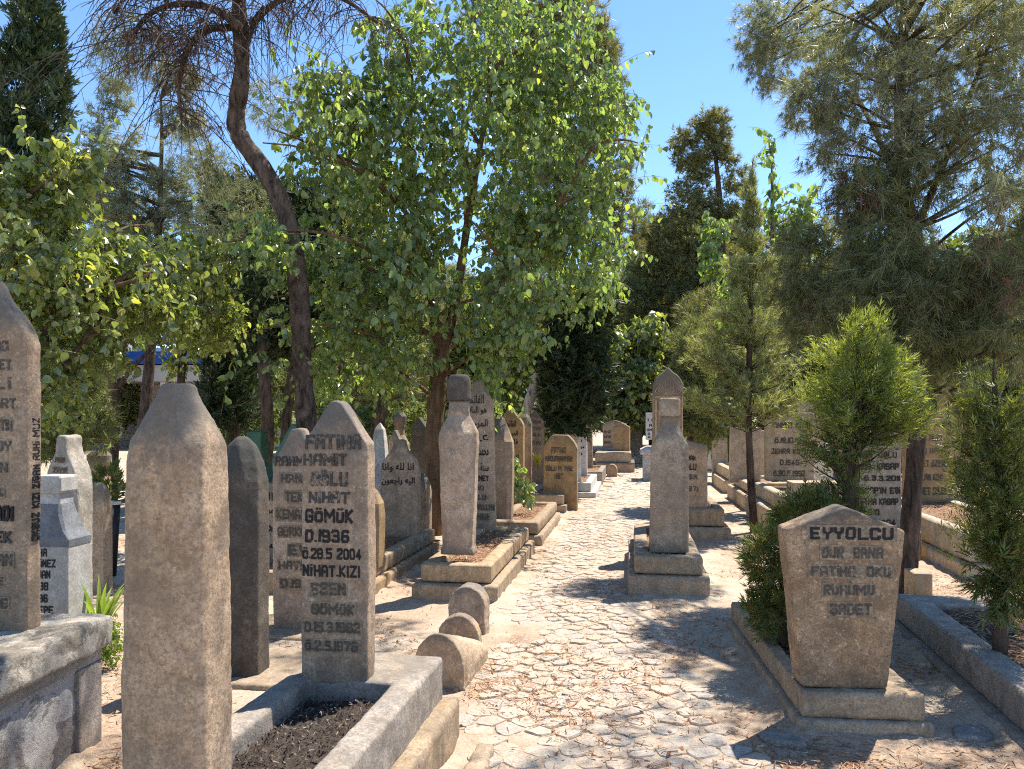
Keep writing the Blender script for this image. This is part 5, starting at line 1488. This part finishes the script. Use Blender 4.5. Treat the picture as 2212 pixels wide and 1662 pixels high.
leafy_tree("sapling_tree", "upright leafy shoots rising behind the slim conifer into the sky", W(1680, 1000, Y), [(tpts(Y, [(1675, 1090), (1672, 800), (1668, 500), (1667, 310)]), k_(Y, 8, 6, 4, 1), None)],
           [E(1667, 300, Y, 9, 50, .1), E(1668, 330, Y, 14, 90, .15), E(1672, 450, Y, 24, 80, .25), E(1735, 430, Y, 34, 60, .35), E(1715, 520, Y, 60, 70, .5), E(1640, 600, Y, 60, 80, .5), E(1590, 640, Y, 50, 80, .5), E(1540, 520, Y + 1, 40, 80, .4)], 260, .12, (.35, .8), per=11, mat='mulberry', seed=65, droop=.6, nl=14, limbr=.015)

# ---- slim conical conifer, juniper, right background
Y = 10.3
ce = [E(1626, 370, Y, 9, 30, .05), E(1625, 430, Y, 30, 36, .14), E(1624, 500, Y, 56, 46, .28), E(1622, 580, Y, 84, 50, .42), E(1618, 670, Y, 112, 54, .56), E(1612, 760, Y, 138, 54, .68), E(1606, 850, Y, 155, 44, .74)]
conifer("conifer_tree", "slim conical grey green conifer on a thin bare stem behind the bush", W(1628, 1152, Y), [(tpts(Y, [(1630, 1158), (1622, 1040), (1616, 900), (1620, 700), (1627, 500), (1626, 350)]), k_(Y, 9, 8, 7, 6, 4, 1), "trunk")],
        [("crown", ce, 4600, 'needle', .13, 'sapling', dict(width=.009, per=8, spread=.34, up=.7, limbs=170, crad=.14)), ("leader", [E(1626, 400, Y, 7, 55, .05), E(1625, 470, Y, 20, 50, .12)], 420, 'needle', .10, 'sapling', dict(width=.008, per=8, spread=.3, up=1.6, out=.5))], nl=0, limbr=.008, seed=71, up=-.25)
Y = 13
conifer("juniper_bush", "feathery grey green juniper to the right of the tall arched headstone", W(1490, 990, Y), [(tpts(Y, [(1490, 1095), (1492, 900), (1488, 750)]), k_(Y, 9, 7, 3), "trunk")],
        [("foliage", [E(1490, 760, Y, 45, 80, .5), E(1500, 850, Y, 65, 70, .6), E(1520, 910, Y, 55, 40, .5), E(1455, 860, Y, 30, 80, .4)], 3600, 'needle', .17, 'juniper', dict(width=.011, per=9, spread=.35, up=1.0, out=.7, clump=8, crad=.14))], nl=16, cat="shrub", seed=72)
for i, (px, py, Y, sx, sy, mt, lab) in enumerate((
        (1790, 720, 22, 120, 170, 'pinedark', "shadowy conifer filling the gap behind the slim conical conifer"),
        (1950, 640, 17, 140, 170, 'euca', "olive green tree behind the right hand pine's trunk"),
        (2100, 780, 13, 110, 150, 'pinedark', "dark low conifer behind the right hand arborvitae"),
        (2210, 620, 16, 110, 220, 'euca', "olive tree at the right edge behind the drooping pine"))):
    conifer("evergreen_tree", lab, W(px, 1000, Y), [(tpts(Y, [(px, 910 + 2475 / Y), (px + 5, 850), (px, py), (px, py - sy)]), k_(Y, 13, 11, 7, 2), "trunk")],
            [("crown", [E(px, py, Y, sx, sy * .6, 1.2), E(px - sx * .4, py + sy * .45, Y, sx * .7, sy * .5, 1.0), E(px + sx * .4, py + sy * .4, Y, sx * .7, sy * .5, 1.0), E(px, py - sy * .5, Y, sx * .6, sy * .5, .9)], 5400, 'needle', .22, mt, dict(width=.014, per=9, spread=.5, up=.2, clump=8, crad=.2))], nl=24, limbr=.03, seed=80 + i)

# ---- big drooping pine on the right
Y = 6.6
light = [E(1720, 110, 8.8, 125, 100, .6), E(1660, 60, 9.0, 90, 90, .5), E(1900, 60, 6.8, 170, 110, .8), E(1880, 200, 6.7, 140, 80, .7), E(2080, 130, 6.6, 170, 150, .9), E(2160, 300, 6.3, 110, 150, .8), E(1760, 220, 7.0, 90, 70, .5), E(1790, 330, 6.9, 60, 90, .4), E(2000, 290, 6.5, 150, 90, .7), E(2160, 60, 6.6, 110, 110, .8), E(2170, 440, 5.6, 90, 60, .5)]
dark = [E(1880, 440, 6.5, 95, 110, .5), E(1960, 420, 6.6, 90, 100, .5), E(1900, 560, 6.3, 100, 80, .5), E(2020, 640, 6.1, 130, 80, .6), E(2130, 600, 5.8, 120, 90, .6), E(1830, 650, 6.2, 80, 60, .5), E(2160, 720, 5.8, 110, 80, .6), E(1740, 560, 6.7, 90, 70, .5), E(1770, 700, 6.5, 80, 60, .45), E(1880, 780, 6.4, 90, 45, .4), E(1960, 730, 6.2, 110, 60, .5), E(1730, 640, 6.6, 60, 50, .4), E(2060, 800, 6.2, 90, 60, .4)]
deadE = [E(1860, 430, 6.4, 60, 80, .4), E(2010, 700, 6.0, 100, 60, .5), E(2150, 520, 5.5, 60, 50, .35), E(1740, 690, 6.4, 20, 40, .2), E(2060, 760, 6.0, 110, 60, .5), E(1960, 560, 6.3, 90, 80, .4), E(2170, 640, 5.6, 70, 80, .4)]
over = [(np.array((3.4, 5.4, 5.6)), np.array((1.1, .9, .5))), (np.array((2.4, 5.0, 5.8)), np.array((.6, .6, .35))), (np.array((4.2, 4.4, 5.0)), np.array((1.0, 1.0, .6)))]
conifer("pine_tree", "large drooping grey pine with a slim dark trunk beside the tapered headstone", W(1960, 1290, Y), [
    (tpts(Y, [(1958, 1302), (1964, 1180), (1972, 1050), (1984, 920), (1994, 800), (2000, 680), (1990, 560), (1955, 430), (1940, 280), (1950, 100), (1955, -120)]), k_(Y, 21, 19, 18, 17, 16, 16, 16, 14, 12, 9, 5), "trunk"),
    (tpts(Y, [(1975, 500), (2030, 380), (2090, 220), (2150, 60)]), k_(Y, 9, 7, 5, 3), "limb"), (tpts(Y, [(1998, 690), (2060, 660), (2130, 640), (2200, 650)]), k_(Y, 10, 8, 5, 3), "limb"), (tpts(Y, [(1950, 430), (1900, 300, .5), (1820, 150, 1.3), (1720, 90, 2.2)]), k_(Y, 8, 6, 4, 2), "limb"),
    ([W(1950, 60, Y), np.array((3.6, 6.0, 5.5)), np.array((3.4, 5.2, 5.7)), np.array((2.5, 4.9, 5.8))], [.06, .05, .035, .015], "limb")],
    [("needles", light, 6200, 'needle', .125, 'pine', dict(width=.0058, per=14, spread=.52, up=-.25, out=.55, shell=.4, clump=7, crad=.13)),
     ("shaded_needles", dark, 4900, 'needle', .125, 'pine2', dict(width=.006, per=14, spread=.52, up=-.35, out=.5, shell=.4, clump=7, crad=.13)),  # shade of the lower crown painted by the darker needles
     ("dead_needles", deadE, 420, 'needle', .14, 'dead', dict(width=.006, per=9, spread=.4, up=-.6, out=.4, shell=.2, clump=9, crad=.14)),
     ("overhead_needles", over, 900, 'needle', .17, 'pine', dict(width=.007, per=11, spread=.7, up=.1))], bark='darkbark', nl=90, limbr=.018, seed=90, limbells=light + dark)

# ---- arborvitae and bush in the narrow bed, arborvitae in the grey kerbed bed
Y = 4.75
conifer("arborvitae_shrub", "bright yellow green arborvitae sapling rising behind the tapered headstone", W(1834, 1330, Y), [(tpts(Y, [(1832, 1345), (1834, 1150), (1836, 980), (1850, 840), (1862, 700)]), k_(Y, 16, 15, 13, 9, 3), "trunk")],
        [("foliage", [E(1862, 745, Y, 80, 75, .22), E(1790, 790, Y, 80, 50, .2), E(1930, 780, Y, 80, 55, .2), E(1760, 880, Y - .1, 80, 40, .2), E(1960, 850, Y, 70, 50, .2), E(1860, 850, Y, 130, 50, .3), E(1715, 935, Y - .1, 45, 25, .12), E(2005, 880, Y, 50, 40, .15), E(1980, 790, Y, 50, 30, .15)], 4600, 'fan', .075, 'thuja', dict(width=.42, up=-.05, limbs=62, crad=.16)),
         ("shaded_foliage", [E(1836, 950, Y + .05, 60, 60, .16), E(1830, 1060, Y + .05, 48, 60, .14), E(1900, 920, Y, 60, 30, .15), E(1770, 960, Y, 60, 35, .16)], 700, 'fan', .09, 'thujadk', dict(width=.5, up=-.2, limbs=40, crad=.1))], nl=0, limbr=.008, cat="conifer", seed=95, up=-.2)  # shade around the stem coloured in with the duller sprays
Y = 4.55
conifer("arborvitae_bush", "rounded arborvitae bush with rusty tips spilling over the kerb of the narrow bed", W(1690, 1400, Y), [(tpts(Y, [(1690, 1410), (1692, 1300), (1690, 1180)]), k_(Y, 9, 7, 3), "trunk")],
        [("foliage", [E(1690, 1230, Y, 80, 100, .26), E(1740, 1110, Y + .1, 70, 60, .2), E(1680, 1320, Y, 68, 70, .22), E(1650, 1200, Y - .05, 45, 70, .18), E(1770, 1090, Y + .15, 45, 45, .15)], 3000, 'fan', .075, 'thujadk', dict(width=.5, up=.5, out=.9, shell=.7, clump=10, crad=.05))], nl=30, limbr=.006, cat="bush", seed=96)
Y = 4.2
conifer("arborvitae_shrub", "dark green arborvitae growing from the grey kerbed bed at the right edge", W(2165, 1400, Y), [(tpts(Y, [(2160, 1412), (2164, 1250), (2160, 1080), (2150, 900), (2148, 780)]), k_(Y, 15, 13, 11, 8, 3), "trunk")],
        [("foliage", [E(2150, 860, Y, 70, 75, .2), E(2110, 950, Y, 70, 60, .2), E(2190, 960, Y, 60, 90, .2), E(2140, 1050, Y, 80, 70, .24), E(2200, 1100, Y, 70, 90, .24), E(2090, 1060, Y - .05, 45, 50, .15), E(2120, 1150, Y, 60, 40, .2)], 3900, 'fan', .07, 'thujamid', dict(width=.42, up=.05, limbs=64, crad=.16)),
         ("shaded_foliage", [E(2160, 1200, Y, 80, 60, .22), E(2130, 1290, Y, 50, 60, .16), E(2190, 1280, Y, 50, 70, .18)], 700, 'fan', .09, 'thujadk', dict(width=.5, up=-.3, limbs=40, crad=.1))], nl=0, limbr=.007, cat="conifer", seed=97, up=-.2)  # duller sprays carry the shade under this crown as colour


# ---- small plants
def strap_plant(name, label, px, py, Y, n, L, mat, seed, wd=.018, cat="plant", spread=.5):
    r = np.random.default_rng(seed)
    b = W(px, py, Y)
    o = thing(name, label, cat, b, 0)
    mb = MB()
    for i in range(n):
        a = r.uniform(0, 6.28); l = L * r.uniform(.6, 1.1); s_ = spread * r.uniform(.4, 1.2)
        dx, dy = math.cos(a) * s_, math.sin(a) * s_
        pts = []
        for q in np.linspace(0, 1, 7):
            pts.append((dx * l * q ** 1.3, dy * l * q ** 1.3, l * (q - .42 * s_ * q ** 3)))
        tx, ty = -math.sin(a), math.cos(a)
        vs_ = []
        for q, p in zip(np.linspace(0, 1, 7), pts):
            w_ = wd * (1 - q ** 2.2) + .001
            vs_ += [(p[0] - tx * w_, p[1] - ty * w_, p[2] + w_ * .35), p, (p[0] + tx * w_, p[1] + ty * w_, p[2] + w_ * .35)]
        fs = []
        for k in range(6):
            for j in (0, 1):
                fs.append((k * 3 + j, k * 3 + j + 1, k * 3 + 4 + j, k * 3 + 3 + j))
        mb.add(vs_, fs)
    mb.build("leaves", M[mat], o)
    return o


strap_plant("lily_plant", "bright green strap leaved plant behind the raised tomb corner", 214, 1395, 4.5, 26, .46, 'strap', 1)
leafy_tree("creeping_plant", "small leaved bright creeper spilling down beside the raised tomb", W(236, 1400, 4.6), [], [E(232, 1350, 4.7, 24, 16, .1), E(242, 1390, 4.6, 14, 40, .1)], 90, .022, (.08, .18), mat='strap', per=10, nl=0, seed=5, cat="plant", twigr=.0015)
strap_plant("yellow_plant", "clump of yellow strap leaves on the third kerbed grave", 1162, 1012, 13.4, 16, .34, 'yellow', 2)
leafy_tree("climbing_plant", "leafy climber hanging over the kerb beside the Arabic pointed headstone", W(1122, 1100, 10.2), [], [E(1120, 1040, 10.2, 22, 40, .15), E(1140, 1060, 10.2, 16, 30, .12), E(1112, 990, 10.2, 12, 30, .1)], 34, .085, (.2, .4), per=7, nl=0, seed=6, cat="plant", mat='mulberry')
r_ = np.random.default_rng(8)
V, T = conifer_cloud(r_, [(np.array((0, 0, .16 + 150 * 6.9 / F)), np.array((.09, .09, .15)))], 60, 'fan', .14, width=.8, up=.9)
link("plant", np_mesh("plant", V, T), M['thujadk'], TUB)


# ---- building behind the trees on the left
def building():
    Y = 42
    o = thing("terminal_building", "long low building with a blue fascia roof edge and glazed end behind the trees", "building", W(450, 1000, Y), 0)
    b = np.array(o.location)

    def bx(name, mat, px0, px1, py0, py1, y0, y1):
        a = W(px0, py1, Y) - b; c = W(px1, py0, Y) - b
        mb = MB(); mb.box(a[0], c[0], y0, y1, a[2], c[2]); return mb.build(name, mat, o)
    whitewall = simple("white_render", (0.72, 0.71, 0.69), .8, .06, 1)
    bx("wall", whitewall, 60, 900, 740, 975, 3.0, 9)
    bx("canopy_roof", simple("pale_grey_sheet", (0.5, 0.49, 0.48), .6, .1, 1), 235, 900, 792, 826, -1.0, 2.95)
    bx("blue_fascia", simple("blue_fascia_sheet", (0.012, 0.085, 0.36), .45, .15, 2), 235, 900, 764, 790, -1.3, 2.9)
    bx("glazing", simple("blue_tinted_glazing", (0.05, 0.16, 0.22), .15, .3, 2, .8), 150, 208, 700, 815, -1.4, 2.9)
    bx("glazing_frame", simple("grey_pillar_render", (0.45, 0.45, 0.45), .8, .06, 1), 208, 234, 690, 975, -1.5, 2.9)
    for px in (360, 470, 620, 760):
        bx("column", whitewall, px - 5, px + 5, 826, 975, -.5, -.1)


building()

# ---- low bushes under the trees on the left and at the back
for i, (px, Y, wd_, mt, lab) in enumerate(((110, 13, 60, 'farleaf', "low green bush behind the speckled pale headstone"), (560, 16, 60, 'farleaf', "low shady bush between the dark tree trunks"), (690, 18, 60, 'mulberry2', "sunlit bush seen past the crooked pine's trunk"),
        (790, 20, 60, 'farleaf', "low bush behind the white obelisk"), (870, 17, 50, 'farleaf', "dim bush behind the turban shaped footstone"), (1010, 19, 70, 'farleaf', "bush filling the shade behind the tall slender Arabic headstone"), (1130, 20, 60, 'farleaf', "bush at the foot of the pale leaning trunk"),
        (420, 24, 60, 'mulberry2', "bright bush in front of the building's canopy"), (1560, 19, 60, 'farleaf', "green bush behind the blank cream headstone"), (1840, 17, 70, 'farleaf', "bush behind the high cream headstone"), (2140, 15, 70, 'mulberry2', "sunlit bush at the right edge behind the kerbed graves"))):
    leafy_tree("leafy_bush", lab, np.array(((px - CX) / F * Y, Y, 0.)), [], [E(px, 925, Y, wd_, 55, .6), E(px - 30, 945, Y, wd_ * .8, 40, .5), E(px + 25, 890, Y, wd_ * .7, 40, .5)], 150, .11, (.3, .8), mat=mt, per=11, nl=0, seed=120 + i, cat="bush", twigr=.005)

# ---- far trees closing the view
protos = []
for kind, mt, seed in (("needle", 'euca', 1), ("leaf", 'farleaf', 2), ("needle", 'juniper', 3)):
    r = np.random.default_rng(100 + seed)
    ells = [(np.array((r.normal(0, .9), r.normal(0, .9), z)), np.array((1.6, 1.6, 1.3)) * r.uniform(.8, 1.2)) for z in (2.2, 3.2, 4.2, 5.2, 6.3)]
    if kind == "leaf":
        P, Ow, _ = sample(r, ells, 9000, .6)
        V, T = place(LEAF_V, LEAF_T, P, Ow * .5 + r.normal(0, .6, P.shape) + np.array((0, 0, -.4)), np.array((0, 0, .8)) + r.normal(0, .5, P.shape), .24 * r.uniform(.6, 1.2, len(P)))
    else:
        V, T = conifer_cloud(r, ells, 4000, 'needle', .45, width=.03, per=8, spread=.55, up=.4, shell=.7)
    cm = np_mesh("crown", V, T); cm.materials.append(M[mt])
    tm = MB(); tm.tube([(0, 0, -.1), (.1, 0, 1.5), (0, .1, 3.5), (0, 0, 6)], [.2, .16, .1, .03], 8)
    tm = tm.mesh("trunk"); tm.materials.append(M['darkbark'])
    protos.append((cm, tm))
fl = ["far olive grey tree closing the view behind the graves", "far bright leafy tree closing the view behind the graves", "far grey green conifer closing the view behind the graves"]
fx = [(70, 34, 1.0), (150, 40, .9), (560, 30, .9), (660, 32, 1.0), (760, 36, 1.1), (840, 26, .8), (930, 30, 1.0), (1010, 34, 1.1), (1090, 28, .9), (1180, 36, 1.1), (1270, 40, 1.0), (1360, 46, 1.1), (1440, 40, .9), (1530, 30, .8), (1600, 26, .8), (1690, 30, 1.0), (1780, 25, .9), (1870, 28, 1.0), (1960, 24, .9), (2060, 26, 1.0), (2150, 22, .9), (2230, 25, 1.0), (-20, 28, .9), (500, 48, .7), (1415, 38, 1.5), (1570, 36, 1.45), (1490, 44, 1.7), (1650, 34, 1.3), (250, 46, 1.2)]
for i, (px, Y, s_) in enumerate(fx):
    k = (i * 7 + i // 3) % 3
    o = thing("far_tree", fl[k], "tree", ((px - CX) / F * Y, Y, 0), i * 1.7, ["far olive grey trees", "far leafy trees", "far grey green conifers"][k])
    o.scale = (s_, s_, s_)
    link("crown", protos[k][0], None, o); link("trunk", protos[k][1], None, o)
